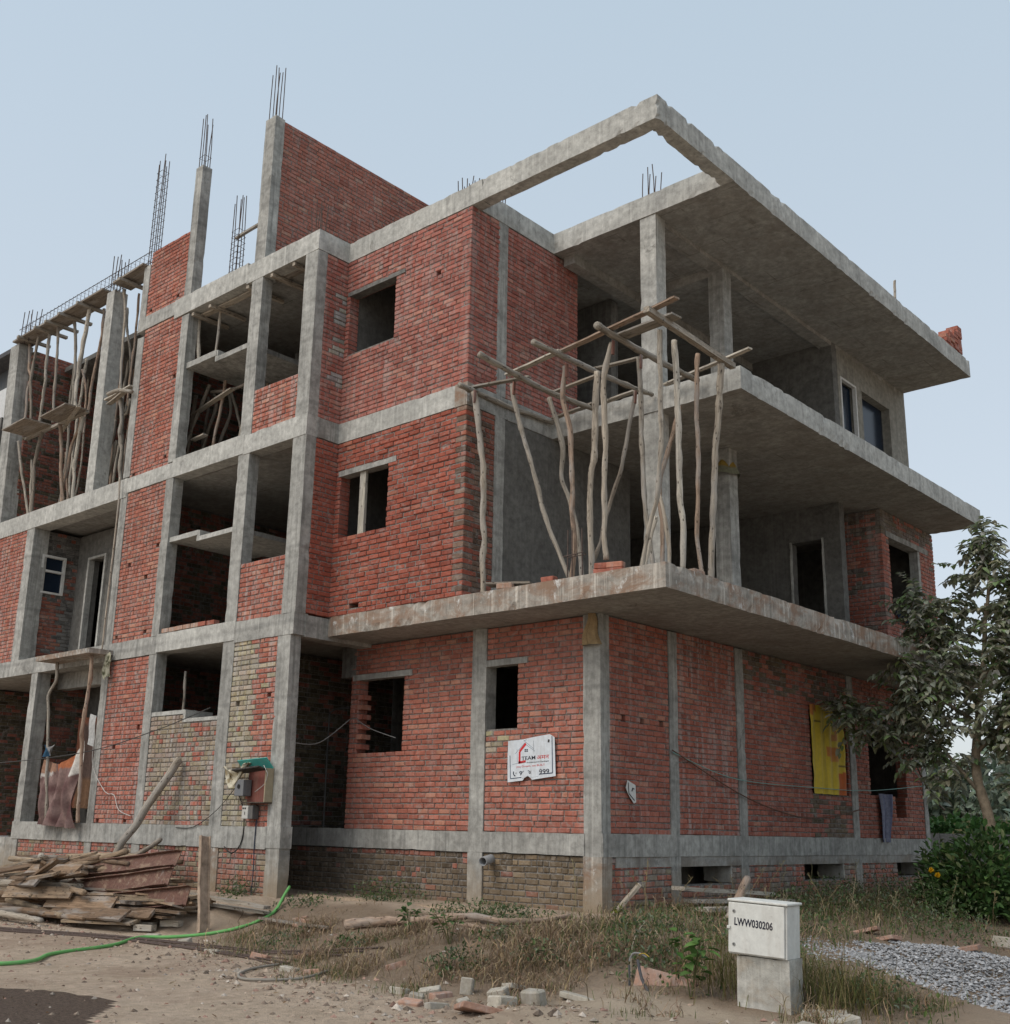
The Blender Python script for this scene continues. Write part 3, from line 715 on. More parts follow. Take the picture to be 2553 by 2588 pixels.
# ---- reinforcement
def bars(name, pts, z0, z1, r=.008, ties=0, tie_z=None):
    b = MB()
    for i, (x, y) in enumerate(pts):
        zt = z1-rng.uniform(0, .14)*(z1-z0); lx, ly = rng.uniform(-.015, .015), rng.uniform(-.015, .015)
        b.tube([(x, y, z0), (x+lx*.3, y+ly*.3, (z0+zt)/2), (x+lx*2, y+ly*2, zt)], r, n=5)
    xs = [p[0] for p in pts]; ys = [p[1] for p in pts]; x0, x1, y0, y1 = min(xs)-.01, max(xs)+.01, min(ys)-.01, max(ys)+.01
    for k in range(ties):
        z = z0+.04+((tie_z or z1)-z0-.06)*k/max(1, ties-1)
        b.tube([(x0, y0, z), (x1, y0, z+.01), (x1, y1, z), (x0, y1, z+.01), (x0, y0, z)], .005, n=4, caps=False)
    return b.build(name, 'rebar', house)
ring = lambda x0, x1, y0, y1, n=2: [(x0+(x1-x0)*i/n, y) for i in range(n+1) for y in (y0, y1)]
bars('starter_bars', ring(-6.39, -6.17, -1.5, -1.37), 13.45, 14.62, .009, 1, 13.6)
bars('starter_bars', ring(-8.62, -8.45, -1.5, -1.37), 13.4, 14.62, .009, 2, 13.7)
bars('rebar_cage', ring(-10.18, -10.0, -1.5, -1.36), 11.8, 14.5, .009, 15, 14.0)
bars('rebar_cage', ring(-7.88, -7.68, -1.1, -.95), 10.6, 12.75, .009, 12, 12.0)
bars('starter_bars', ring(-4.9, -4.68, -1.5, -1.38), 10.6, 11.25, .008)
bars('starter_bars', ring(-2.4, -2.12, -.55, -.4, 3), 10.6, 11.15, .008); bars('starter_bars', ring(-1.95, -1.8, -.25, -.1, 3), 10.6, 11.0, .008)
bars('starter_bars', ring(-.02, .2, 1.14, 1.32), 10.6, 11.2, .008)
bars('starter_bars', ring(-15.62, -15.2, -1.5, -1.3), 11.7, 12.6, .010, 3, 12.1); bars('starter_bars', ring(-11.6, -11.35, -1.5, -1.3), 11.7, 12.6, .010, 3, 12.1)
b = MB()
for y in (-1.5, -1.25):
    for z in (11.95, 12.17): b.tube([(-15.75, y, z-.03), (-13, y, z), (-10.1, y, z+.02)], .008, n=5)
x = -15.6
while x < -10.2:
    b.tube([(x, -1.51, 11.93), (x, -1.51, 12.18), (x+.01, -1.24, 12.18), (x, -1.24, 11.93), (x, -1.51, 11.93)], .0055, n=4, caps=False); x += .17
b.build('beam_cage', 'rebar', house)
b = MB()
for x in (-8.35, -8.1):
    for z in (10.9, 11.1): b.tube([(x, -1.0, z), (x, 3.5, z+.02)], .008, n=5)
y = -.95
while y < 3.4: b.tube([(-8.36, y, 10.88), (-8.36, y, 11.12), (-8.09, y, 11.12), (-8.09, y, 10.88), (-8.36, y, 10.88)], .0055, n=4, caps=False); y += .17
b.build('beam_cage', 'rebar', house)
b = MB()
for x, y in ((.1, -.86), (.16, -.84), (.32, -.83)): b.tube([(x, y, 4.2), (x+rng.uniform(-.01, .01), y, 4.85)], .009, n=5)
b.tube([(.05, -.88, 4.5), (.36, -.86, 4.52), (.36, -.8, 4.5), (.05, -.8, 4.5), (.05, -.88, 4.5)], .006, n=4)
b.build('starter_bars', 'rebar', house)

# ------------------------------------------------------------ timber props
def wcol(k=None):
    base = [(.42, .365, .30), (.33, .295, .25), (.37, .27, .205), (.50, .455, .39), (.28, .24, .20)]
    c = base[k] if k is not None else rng.choice(base); s = rng.uniform(.85, 1.12)
    return (c[0]*s, c[1]*s, c[2]*s, 0)
ORD = ['first', 'second', 'third', 'fourth', 'fifth', 'sixth', 'seventh', 'eighth', 'ninth', 'tenth', 'eleventh', 'twelfth']
def prop(name, pts, r, label, cat='prop', group=None, k=None, rough=.26, taper=.12, n=9, mat='wood'):
    b = MB(); b.tube(pts, r*1.06, wcol(k), n, .07, rough, taper); o = b.build(name, mat, None, True)
    return tag(o, label, cat, group)
def board(name, a, c, w, t, label, cat='plank', group=None, k=None, tilt=0., mat='wood', jit=.004, colr=None):
    b = MB(); b.plank(a, c, w, t, colr or wcol(k), tilt, jit, 4); return tag(b.build(name, mat), label, cat, group)

GB = 'props standing on the first-floor balcony'
BAL = [
(.043,[[-1.65,-0.87,7.22],[-1.55,-0.84,6.67],[-1.48,-0.81,5.96],[-1.48,-0.78,5.28],[-1.47,-0.75,4.2]],'pale straight wooden prop in front of the mossy brick return on the balcony',0),
(.033,[[-1.03,-0.73,7.22],[-0.95,-0.73,6.85],[-0.73,-0.73,6.18],[-0.56,-0.73,5.71],[-0.45,-0.73,5.32],[-0.27,-0.73,4.87],[0.05,-0.73,4.2]],'wooden prop slanting across the grey plaster wall of the balcony',1),
(.035,[[-0.95,0.02,7.22],[-0.82,0.02,6.87],[-0.7,0.02,6.44],[-0.71,0.02,5.95],[-0.55,0.02,5.54],[-0.42,0.02,5.06],[-0.32,0.02,4.2]],'kinked wooden prop with a stub of branch at half height, balcony',1),
(.035,[[-0.04,-0.75,7.22],[-0.07,-0.75,6.79],[0.04,-0.75,6.33],[0.07,-0.75,5.93],[0.09,-0.75,5.53],[0.09,-0.75,5.17],[0.13,-0.75,4.76],[0.1,-0.75,4.2]],'reddish wooden prop crossing the kinked one on the balcony',2),
(.043,[[0.18,-0.32,7.22],[0.15,-0.32,6.57],[0.12,-0.32,6.03],[0.07,-0.32,5.75],[0.06,-0.32,5.12],[0.09,-0.32,4.2]],'thick pale wooden prop left of the one standing on bricks, balcony',0),
(.037,[[0.89,-0.93,7.24],[0.74,-0.91,6.9],[0.69,-0.88,6.66],[0.71,-0.86,6.4],[0.69,-0.84,5.9],[0.67,-0.82,5.4],[0.65,-0.8,5.04],[0.63,-0.78,4.67],[0.64,-0.75,4.4]],'wooden prop with a bent top standing on a stack of bricks on the balcony',0),
(.029,[[0.19,0.58,7.22],[0.12,0.58,6.89],[-0.05,0.58,6.17],[-0.25,0.58,5.67],[-0.41,0.58,5.2],[-0.56,0.58,4.78],[-0.77,0.58,4.2]],'thin wooden prop leaning to the left behind the one on bricks',4),
(.033,[[0.92,-0.37,7.22],[0.94,-0.37,6.76],[0.94,-0.37,6.23],[0.97,-0.37,5.45],[1.0,-0.37,5.0],[1.05,-0.37,4.69],[1.11,-0.37,4.2]],'knotty wooden prop just left of the concrete balcony column',1),
(.032,[[1.58,-0.86,7.24],[1.57,-0.86,6.8],[1.58,-0.86,6.3],[1.57,-0.86,5.82],[1.52,-0.84,5.35],[1.45,-0.81,5.01],[1.33,-0.78,4.73],[1.19,-0.75,4.2]],'gnarled wooden prop at the outer corner of the balcony bending left at its foot',1),
(.033,[[0.7,0.95,6.98],[0.58,0.93,6.55],[0.45,0.9,6.15],[0.38,0.88,5.87],[0.42,0.85,5.45],[0.46,0.82,5.08],[0.47,0.75,4.2]],'wooden prop forming a leaning brace in front of the concrete balcony column',2),
(.026,[[1.29,-0.5,5.19],[1.37,-0.5,4.86],[1.42,-0.5,4.49],[1.43,-0.5,4.2]],'short wooden prop curving out from the balcony corner',0),
(.026,[[1.3,-0.6,4.89],[1.22,-0.6,4.62],[1.12,-0.6,4.2]],'short pale split stick leaning at the balcony corner',3),
]
BALX = [(.040,[(1312,290),(1325,450),(1340,700),(1345,900),(1355,1150),(1380,1300),(1380,1560)],'pale smooth wooden prop with a notched top, first beyond the balcony corner',0),
]
for r, p, l, k in BAL: prop('wooden_prop', p, r, l, 'prop', GB, k)
prop('wooden_prop', [[1.55,-.48,7.24],[1.57,-.48,6.8],[1.58,-.48,6.2],[1.58,-.47,5.7],[1.57,-.46,5.1],[1.60,-.44,4.75],[1.57,-.43,4.2]], .039, 'pale smooth wooden prop, first one beyond the balcony corner', 'prop', GB, 3)
prop('wooden_prop', [[1.56,.07,7.24],[1.53,.07,6.8],[1.51,.08,6.4],[1.52,.08,5.9],[1.49,.09,5.15],[1.46,.1,4.72],[1.53,.1,4.2]], .03, 'slim reddish wooden prop between two pale ones at the balcony side', 'prop', GB, 2)
prop('wooden_prop', [[1.62,.56,7.24],[1.56,.56,6.6],[1.5,.56,6.07],[1.44,.56,5.31],[1.4,.56,4.81],[1.36,.56,4.2]], .043, 'thick pale wooden prop at the far end of the balcony timberwork', 'prop', GB, 0)
GL = 'cross logs on the balcony props'
for p, r, l in (
 ([(-1.74,-1.08,7.29),(-1.73,0,7.27),(-1.70,1.03,7.31)], .04, 'cross log lying along the brick wall on the balcony props'),
 ([(-.89,-1.58,7.36),(-.82,-1.0,7.27),(-.84,0,7.25),(-.83,1.0,7.31)], .042, 'bowed cross log, second from the brick wall, on the balcony props'),
 ([(-.02,-1.46,7.33),(.05,-.6,7.30),(.1,.2,7.29),(.18,1.02,7.30)], .04, 'cross log, third from the brick wall, on the balcony props'),
 ([(.93,-1.33,7.34),(.95,-.6,7.30),(.97,.2,7.29),(.99,.98,7.3)], .045, 'thick cross log with a sawn end, nearest the balcony corner beam')):
    prop('cross_log', p, r, l, 'log', GL, 1)
board('corner_beam', (1.72,-1.36,7.30), (1.63,.86,7.30), .085, .075, 'squared timber beam on top of the props at the balcony side', 'beam', None, 0)
GP = 'planks on the balcony formwork'
for a, c, w, l in (
 ((-1.86,-.80,7.345),(-.84,-.56,7.345),.09,'short plank beside the brick wall on the balcony formwork'),
 ((-1.08,-.78,7.36),(.05,-.96,7.36),.10,'plank spanning the second and third cross logs on the balcony'),
 ((.02,-.90,7.375),(2.08,-1.23,7.39),.10,'long plank jutting past the corner beam on the balcony formwork'),
 ((.96,-.82,7.35),(1.86,-.90,7.35),.20,'wide plank on the outer end of the balcony formwork'),
 ((-1.01,.13,7.345),(-.06,.01,7.345),.08,'narrow plank, left one of the middle row of the balcony formwork'),
 ((.0,-.18,7.355),(.92,-.07,7.355),.08,'narrow plank, right one of the middle row of the balcony formwork'),
 ((-1.66,.98,7.345),(-.76,.84,7.345),.09,'plank nearest the wall in the back row of the balcony formwork'),
 ((-.62,.92,7.345),(.15,.81,7.345),.09,'middle plank in the back row of the balcony formwork'),
 ((.44,.96,7.37),(2.02,.66,7.40),.08,'long plank in the back row jutting out to the right')):
    board('plank', a, c, w, .025, l, 'plank', GP)
GW = 'small red wedges nailed to the balcony prop tops'
for x, y, z in ((-1.6,-.9,7.12),(-.95,-.78,7.12),(.02,-.80,7.12),(.93,-.98,7.14),(.98,-.42,7.12),(.22,.53,7.1),(1.0,.93,7.1)):
    board('wood_cleat', (x, y, z-.09), (x+.01, y, z+.10), .045, .02, 'small reddish wood cleat nailed to the top of a balcony prop', 'cleat', GW, None, 0, 'wood', 0, (.22, .11, .085, 0))

# left bay props
def xz(p): return p[0][0]
def bay(rows, name, where, group):
    rows = sorted(rows, key=lambda q: q[1][0][0])
    for i, (r, p) in enumerate(rows):
        prop('wooden_prop', p, r, f'{ORD[i]} crooked prop from the left in {where}', 'prop', group)
UP = [
(.032,[[-15.45,-1.35,11.76],[-15.33,-1.35,11.13],[-15.17,-1.35,10.89],[-15.25,-1.35,10.54],[-15.11,-1.35,9.42]]),
(.03,[[-14.78,-1.45,11.73],[-14.89,-1.45,11.24],[-14.93,-1.45,10.8],[-14.81,-1.45,10.21],[-14.6,-1.45,9.4]]),
(.034,[[-14.52,-1.35,11.75],[-14.48,-1.35,11.08],[-14.43,-1.35,10.33],[-14.45,-1.35,9.4]]),
(.03,[[-14.02,-1.4,11.74],[-13.89,-1.4,10.9],[-13.8,-1.4,10.16],[-13.7,-1.4,9.4]]),
(.033,[[-13.49,-1.3,11.76],[-13.33,-1.3,11.33],[-13.18,-1.3,10.56],[-13.14,-1.3,10.09],[-13.08,-1.3,9.4]]),
(.044,[[-12.62,-1.4,11.75],[-12.69,-1.4,11.29],[-12.76,-1.4,10.7],[-12.82,-1.4,10.26],[-12.73,-1.4,9.4]]),
(.028,[[-14.28,-0.6,11.05],[-13.97,-0.6,10.45],[-13.84,-0.6,9.4]]),
(.033,[[-12.39,-1.2,11.75],[-12.35,-1.2,11.19],[-12.37,-1.2,10.94],[-12.48,-1.2,10.41],[-12.55,-1.2,9.97],[-12.54,-1.2,9.4]])]
bay(UP, 'wooden_prop', 'the upper row of the left open bay', 'props in the upper row of the left open bay')
LO = [
(.032,[[-15.27,-1.4,9.32],[-15.07,-1.4,8.86],[-14.72,-1.4,8.22],[-14.31,-1.4,7.4]]),
(.03,[[-15.68,-1.0,9.32],[-15.38,-1.0,9.0],[-15.28,-1.0,8.61],[-15.17,-1.0,8.05],[-15.05,-1.0,7.4]]),
(.037,[[-14.23,-1.35,9.32],[-14.38,-1.35,8.98],[-14.44,-1.35,8.53],[-14.35,-1.35,8.16],[-14.28,-1.35,7.4]]),
(.039,[[-13.44,-1.35,9.3],[-13.23,-1.35,8.63],[-13.11,-1.35,8.09],[-12.89,-1.35,7.4]]),
(.033,[[-12.84,-1.2,9.41],[-12.88,-1.2,9.15],[-13.11,-1.2,8.85],[-13.17,-1.2,8.38],[-13.24,-1.2,8.12],[-13.32,-1.2,7.4]]),
(.041,[[-12.55,-1.3,9.3],[-12.61,-1.3,8.88],[-12.7,-1.3,8.43],[-12.63,-1.3,7.84],[-12.57,-1.3,7.4]]),
(.027,[[-16.02,-0.3,9.56],[-15.9,-0.3,8.91],[-15.8,-0.3,8.16],[-15.71,-0.3,7.4]]),
(.028,[[-14.58,-0.6,9.12],[-14.4,-0.6,8.5],[-14.24,-0.6,7.97],[-14.08,-0.6,7.4]])]
bay(LO, 'wooden_prop', 'the lower row of the left open bay', 'props in the lower row of the left open bay')
RI = [
(.027,[[-11.23,-1.4,11.75],[-11.08,-1.4,11.15],[-11.03,-1.4,10.45],[-10.99,-1.4,9.94],[-10.89,-1.4,9.25]]),
(.026,[[-11.96,-0.9,11.75],[-11.86,-0.9,11.25],[-11.67,-0.9,10.74],[-11.55,-0.9,10.29],[-11.53,-0.9,9.25]]),
(.024,[[-11.15,-1.1,11.75],[-11.12,-1.1,10.76],[-11.15,-1.1,10.12],[-11.14,-1.1,9.25]]),
(.041,[[-10.79,-1.45,9.21],[-10.67,-1.45,8.76],[-10.66,-1.45,8.41],[-10.53,-1.45,8.03],[-10.45,-1.45,7.4]]),
(.028,[[-10.86,-1.2,9.3],[-10.92,-1.2,9.02],[-11.07,-1.2,8.86],[-11.2,-1.2,7.4]]),
(.039,[[-12.13,-0.8,9.26],[-12.15,-0.8,8.89],[-12.29,-0.8,8.51],[-12.32,-0.8,7.4]]),
(.028,[[-11.42,-1.1,8.57],[-11.47,-1.1,8.22],[-11.56,-1.1,7.95],[-11.71,-1.1,7.4]])]
bay(RI, 'wooden_prop', 'the narrow bay beside the tall brick strip', 'props in the narrow bay beside the brick strip')
BK = []
for k in range(12):
    x = -15.1+k*.42+rng.uniform(-.15, .15); y = rng.uniform(-.7, .9)
    BK.append((rng.uniform(.024, .036), [[x, y, 11.3], [x+rng.uniform(-.12, .12), y, 10.4], [x+rng.uniform(-.15, .15), y, 9.0], [x+rng.uniform(-.2, .2), y, 7.4]]))
bay(BK, 'wooden_prop', 'the shaded back row of the left open bay', 'props in the back row of the left open bay')
TW = [
(.034,[[-9.44,-0.6,9.2],[-9.44,-0.6,9.0],[-9.49,-0.6,8.7],[-9.6,-0.6,7.4]]),
(.033,[[-8.52,-0.9,9.1],[-8.75,-0.9,8.7],[-8.99,-0.9,8.33],[-9.5,-0.9,7.4]]),
(.031,[[-9.32,-0.4,9.2],[-9.28,-0.4,8.9],[-9.33,-0.4,8.54],[-9.37,-0.4,7.4]]),
(.033,[[-9.05,-0.5,9.2],[-8.86,-0.5,8.97],[-8.97,-0.5,8.58],[-9.19,-0.5,8.1],[-9.45,-0.5,7.4]]),
(.032,[[-8.9,-0.2,9.2],[-8.8,-0.2,8.8],[-9.0,-0.2,8.4],[-9.5,-0.2,7.4]]),
(.029,[[-8.5,0.0,9.2],[-8.45,0.0,8.6],[-8.4,0.0,7.4]]),
(.03,[[-8.0,-.9,9.05],[-8.1,-.9,8.4],[-8.3,-.9,7.4]]),(.028,[[-7.7,-.6,9.05],[-7.75,-.6,8.4],[-8.0,-.6,7.4]]),(.027,[[-8.7,-.3,9.2],[-8.35,-.3,8.5],[-7.9,-.3,7.4]]),(.03,[[-7.5,-.3,9.05],[-7.55,-.3,8.3],[-7.7,-.3,7.4]])]
bay(TW, 'wooden_prop', 'the dark stair opening on the top floor', 'props inside the top-floor stair opening')
prop('wooden_prop', [[-8.45,-1.3,10.32],[-8.42,-1.3,9.96],[-8.36,-1.3,9.6],[-8.33,-1.3,9.3]], .035, 'forked pale prop on the left of the top stair landing', 'prop', None, 3)
prop('wooden_prop', [[-7.82,-1.25,10.32],[-7.83,-1.25,9.9],[-7.86,-1.25,9.3]], .026, 'thin straight prop in the middle of the top stair landing', 'prop', None, 0)
prop('wooden_prop', [[-11.52,-1.75,3.95],[-11.48,-1.75,3.63],[-11.72,-1.75,3.35],[-11.63,-1.75,2.98],[-11.48,-1.75,2.17],[-11.3,-1.72,1.02]], .03, 'crooked prop under the left end of the small balcony slab', 'prop', None, 1)
prop('wooden_prop', [[-10.06,-1.85,3.97],[-10.02,-1.85,3.51],[-10.07,-1.85,3.05],[-10.12,-1.85,2.59],[-10.16,-1.8,2.34],[-10.1,-1.75,1.02]], .034, 'brown prop under the right end of the small balcony slab', 'prop', None, 2)
prop('bamboo_pole', [[-10.17,-1.62,7.4],[-10.12,-1.62,6.82],[-10.09,-1.64,5.81],[-10.08,-1.66,4.08]], .016, 'thin yellowish bamboo pole hanging down in front of the brick strip', 'pole', None, 0, .05)
prop('wooden_prop', [(-8.15,-1.1,3.6),(-8.05,-1.15,2.9)], .025, 'stick leaning inside the left side of the ground-floor stair window', 'stick', None, 1)
for i, x in enumerate((-6.95, -6.75)):
    prop('wooden_prop', [(x,-1.15,2.72),(x+.2,-1.0,3.3),(x+.3,-.9,3.8)], .028, 'grey stick leaning inside the right side of the ground-floor stair window', 'stick', 'sticks leaning at the right of the ground-floor stair window', 1)
# shuttering of the left bay
tag_s = lambda o, l, c, g=None: tag(o, l, c, g)
board('shutter_board', (-15.75,-1.42,11.80), (-11.7,-1.42,11.84), .42, .04, 'long shuttering board under the rebar cage of the left bay', 'shuttering', None, 4)
board('shutter_board', (-11.3,-1.42,11.84), (-10.15,-1.42,11.88), .42, .04, 'short shuttering board under the rebar cage beside the brick strip', 'shuttering', None, 4)
for i, x in enumerate((-15.3,-14.5,-14.0,-13.4,-12.6,-10.9)):
    board('bearer', (x,-1.72,11.765), (x+.02,-.95,11.765), .09, .06, f'{ORD[i]} short bearer from the left under the shuttering of the left bay', 'bearer', 'bearers under the shuttering of the left bay', 1)
b = MB(); b.plank((-14.95,-1.62,9.37), (-13.8,-1.66,9.37), .62, .03, wcol(4)); tag(b.build('shutter_sheet', 'wood'), 'weathered sheet jutting out at the far left of the open bay', 'sheet', 'sheets at mid height of the left bay')
b = MB(); b.plank((-13.5,-1.55,9.37), (-12.3,-1.6,9.37), .48, .03, wcol(4)); tag(b.build('shutter_sheet', 'wood'), 'weathered sheet jutting out in the middle of the open bay', 'sheet', 'sheets at mid height of the left bay')
board('bearer', (-15.0,-1.35,9.32), (-12.3,-1.35,9.34), .07, .06, 'long bearer under the sheets of the left bay', 'bearer', None, 1)
board('bearer', (-13.9,-1.1,9.3), (-12.2,-1.6,9.36), .08, .05, 'slanting bearer under the middle sheet of the left bay', 'bearer', None, 0)
board('plank', (-11.25,-1.5,9.27), (-10.2,-1.55,9.3), .12, .03, 'upper plank across the narrow bay beside the brick strip', 'plank', None, 3)
board('plank', (-11.25,-1.45,9.2), (-10.3,-1.6,9.22), .10, .03, 'lower plank across the narrow bay beside the brick strip', 'plank', None, 0)
prop('cross_log', [(-10.75,-1.75,9.2),(-10.45,-1.7,9.22),(-10.05,-1.62,9.12)], .04, 'short log lying across in front of the brick strip', 'log', None, 1)
board('plank', (-8.4,-1.3,10.3), (-6.46,-1.3,10.3), .12, .03, 'formwork plank under the roof beam above the top stair landing', 'plank', None, 0)
board('plank', (-6.1,-1.25,10.3), (-5.0,-1.25,10.3), .12, .03, 'formwork plank under the roof beam in the right tower opening', 'plank', None, 4)
for i, x in enumerate((-8.3, -7.75, -6.6, -5.9, -5.3)):
    board('bearer', (x,-1.53,10.25), (x,-.75,10.25), .07, .06, f'{ORD[i]} short bearer from the left under the tower roof beam', 'bearer', 'bearers under the tower roof beam', 0)
board('plank', (-9.0,-.9,8.6), (-7.6,-1.0,8.75), .1, .03, 'upper plank crossing the props in the top stair opening', 'plank', None, 0)
board('plank', (-8.6,-1.1,7.95), (-8.2,-1.1,7.97), .1, .03, 'short lower plank at the left of the top stair opening', 'plank', None, 0)
prop('cross_log', [(-8.6,-.8,9.0),(-7.9,-.85,8.85),(-7.3,-.9,8.8)], .03, 'dark log crossing the props in the top stair opening', 'log', None, 4)
board('plank', (-4.02,yB+.06,5.47), (-4.02,yB+.06,6.48), .13, .05, 'pale upright plank standing in the first-floor window', 'plank', None, 3, R(0), 'wood', .0, (.46,.43,.37,0))
board('stick', (-7.9,-1.0,11.9), (-6.5,-1.3,11.65), .06, .04, 'short batten tying the roof rebar cage to the tall column', 'batten', None, 1)
board('stick', (1.58,6.95,10.64), (1.59,6.97,11.06), .05, .02, 'pointed stick standing on the roof edge', 'stick', None, 0)
board('stick', (.9,10.2,7.43), (1.45,10.25,7.43), .07, .05, 'stub of wood lying on the second-floor slab by the plastered wall', 'stick', None, 3)

# ------------------------------------------------------------ loose bricks and boards on the balcony
def loose_brick(x, y, z, rz, colr, label, group=None, s=(.225, .108, .072), tilt=(0, 0), name='loose_brick', mat='brick', cat='brick'):
    b = MB(); L, W, H = s; J = lambda: rng.uniform(-.006, .006)
    bm = bmesh.new(); bmesh.ops.create_cube(bm, size=1)
    for v in bm.verts: v.co = Vector((v.co.x*L+J(), v.co.y*W+J(), (v.co.z+.5)*H+J()))
    bmesh.ops.bevel(bm, geom=bm.edges[:], offset=min(s)*.12, segments=1, affect='EDGES')
    if rng.random() < .5:
        bm.verts.ensure_lookup_table(); v = rng.choice(bm.verts[:]); v.co *= .88
    b.add([v.co for v in bm.verts], [[v.index for v in f.verts] for f in bm.faces] if bm.verts.index_update() is None else [], colr)
    bm.free(); o = b.build(name, mat); o.location = (x, y, z); o.rotation_euler = (*tilt, rz)
    return tag(o, label, cat, group)
for k in range(4): loose_brick(.62+rng.uniform(-.03,.03), -.77, 4.2+k*.0+(k//2)*.076, .4+(k%2)*1.2, RED(0,0), 'red brick stacked under a prop on the balcony edge', 'bricks stacked under a balcony prop', tilt=(0,0)) if k % 2 == 0 else loose_brick(.78, -.74, 4.2+(k//2)*.076, .2, RED(0,0), 'red brick stacked under a prop on the balcony edge', 'bricks stacked under a balcony prop')
loose_brick(-1.02, -.8, 4.22, .3, (.40,.25,.18,.4), 'pale brick under the small board on the balcony edge')
board('plank', (-1.35,-.78,4.32), (-.75,-.55,4.3), .24, .03, 'small wide board resting on a brick at the balcony edge', 'plank', None, 4)
loose_brick(-.25, -.8, 4.21, -.1, RED(0,0), 'lone red brick at the foot of the slanting balcony prop')
loose_brick(1.5, .0, 4.21, 1.5, (.36,.24,.18,.3), 'flat stone brick on the side edge of the balcony')

# ------------------------------------------------------------ cloths and bags
def cloth(name, fn, nu, nv, label, cat, mat='cloth', group=None, cf=None):
    b = MB(); vs = []; cs = []
    for j in range(nv+1):
        for i in range(nu+1):
            u, v = i/nu, j/nv; vs.append(fn(u, v)); c = cf(u, v); cs.append((*c, 0))
    fs = [(j*(nu+1)+i, j*(nu+1)+i+1, (j+1)*(nu+1)+i+1, (j+1)*(nu+1)+i) for j in range(nv) for i in range(nu)]
    b.add(vs, fs, cs); return tag(b.build(name, mat, None, True), label, cat, group)
def dirty_curtain(u, v):
    top = 2.15+.30*max(0, (u-.45)/.55)**1.6-.10*math.sin(u*math.pi)
    z = top+(0.98-.06*u-top)*v
    x = -11.66+1.40*u-.06*math.sin(v*3)*u
    return (x, -1.72+.07*math.sin(u*19+v*2.5+4*u*v)*(.25+.8*v)+.035*math.sin(u*43-v*3)*(.2+v)+.04*math.sin(u*9-v*5), z)
def dirty_cf(u, v):
    d = v-(.10+.30*max(0, u-.55)); n = noise.noise((u*6, v*6, 1))*.12
    if u > .78 and v < .26+.08*u: return (.55, .52, .48)
    if d+n*.3 < 0 and u > .4: return (.36, .13, .065)
    if u < .33 and v < .22-.3*u: return (.34, .20, .14)
    if u < .28 and v < .28-.3*u: return (.5, .46, .43)
    return (.19+n, .125+n*.8, .115+n*.7)
cloth('curtain', dirty_curtain, 60, 40, 'dirty mauve curtain with orange and white top hung between the props', 'curtain', cf=dirty_cf)
cloth('curtain', lambda u, v: (-12.55+.95*u, -.65+.05*math.sin(u*14+v), 3.05-.02*u-(1.75)*v), 30, 20, 'orange and brown curtain hanging deeper in the ground-floor bay', 'curtain',
      cf=lambda u, v: (.20, .085, .055) if u < .3 or v < .06 else ((.16, .095, .06) if v > .65 else (.10, .07, .06)))
cloth('paper_sheet', lambda u, v: (-10.42+.22*u, -1.56-.012*math.sin(v*6), 2.95-.05*u-.55*v), 6, 10, 'pale paper sheet hanging on the concrete strip beside the curtain', 'sheet', cf=lambda u, v: (.42, .42, .41))
cloth('rag', lambda u, v: (-11.6+.32*u, -1.78+.04*math.sin(u*8+v*3), 2.42-.06*math.sin(u*3)-.22*v*(1-.5*u)), 14, 10, 'small blue rag tied on the cord above the curtain', 'rag', cf=lambda u, v: (.04, .10, .17) if u < .6 else (.4, .4, .4))
# bag of yellow cement sacks in the side window
b = MB(); vs = []; cs = []
nu, nv = 54, 54
for j in range(nv+1):
    for i in range(nu+1):
        u, v_ = i/nu, j/nv
        y = 5.87+1.24*u; z = 3.22-1.48*v_+.015*math.sin(u*9)*(1-v_)
        x = .02+.02*math.sin(u*26+v_*2)+.012*noise.noise((u*7, v_*7, 0))+(.015 if .36 < u < .62 else 0)
        vs.append((x, y, z))
        c = (.58, .43, .045)
        n = noise.noise((u*9, v_*12, 4))*.1
        if v_ < .10+n and (u < .22 or u > .72): c = (.50, .19, .045)
        if .44 < u < .84 and .46 < v_ < .56: c = (.52, .20, .05)
        if .50 < u < .82 and .54 < v_ < .62: c = (.55, .25, .06)
        if .60 < u < .78 and .28+n < v_ < .38: c = (.50, .22, .06)
        if u > .80 and v_ > .74+n: c = (.48, .12, .03)
        if .10 < u < .28 and .17 < v_ < .19: c = (.12, .09, .03)
        if u > .70 and (.185 < v_ < .20 or .22 < v_ < .23): c = (.12, .09, .03)
        if u > .78 and .66 < v_ < .68: c = (.15, .10, .03)
        if .36 < u < .41 or .60 < u < .63: c = tuple(q*.8 for q in c)
        cs.append((*c, 0))
b.add(vs, [(j*(nu+1)+i, j*(nu+1)+i+1, (j+1)*(nu+1)+i+1, (j+1)*(nu+1)+i) for j in range(nv) for i in range(nu)], cs)
tag(b.build('sack_curtain', 'plain', None, True), 'yellow and orange cement sacks hung over the side window', 'sacks')
cloth('trousers', lambda u, v: (.02+.05*math.sin(u*9+v)+.03*(1-v), 8.38+.56*u*(1-.35*v)+.10*v+.03*math.sin(v*5), 1.82-.86*v), 20, 24, 'faded blue trousers draped over the side window sill', 'trousers', cf=lambda u, v: (.17+.06*math.sin(u*22), .18+.06*math.sin(u*22), .25+.06*math.sin(u*22)))
cloth('jacket', lambda u, v: (.64+.05*math.sin(u*6)+.04*v, 8.25+.6*u+.05*v, 5.13+.10*math.sin(u*3.1)*(1-v)-.20*v+.08*(1-u)), 14, 8, 'dark blue cloth lying on the sill of the upper corner window', 'cloth', cf=lambda u, v: (.015, .022, .04) if v > .3 else (.04, .08, .14))
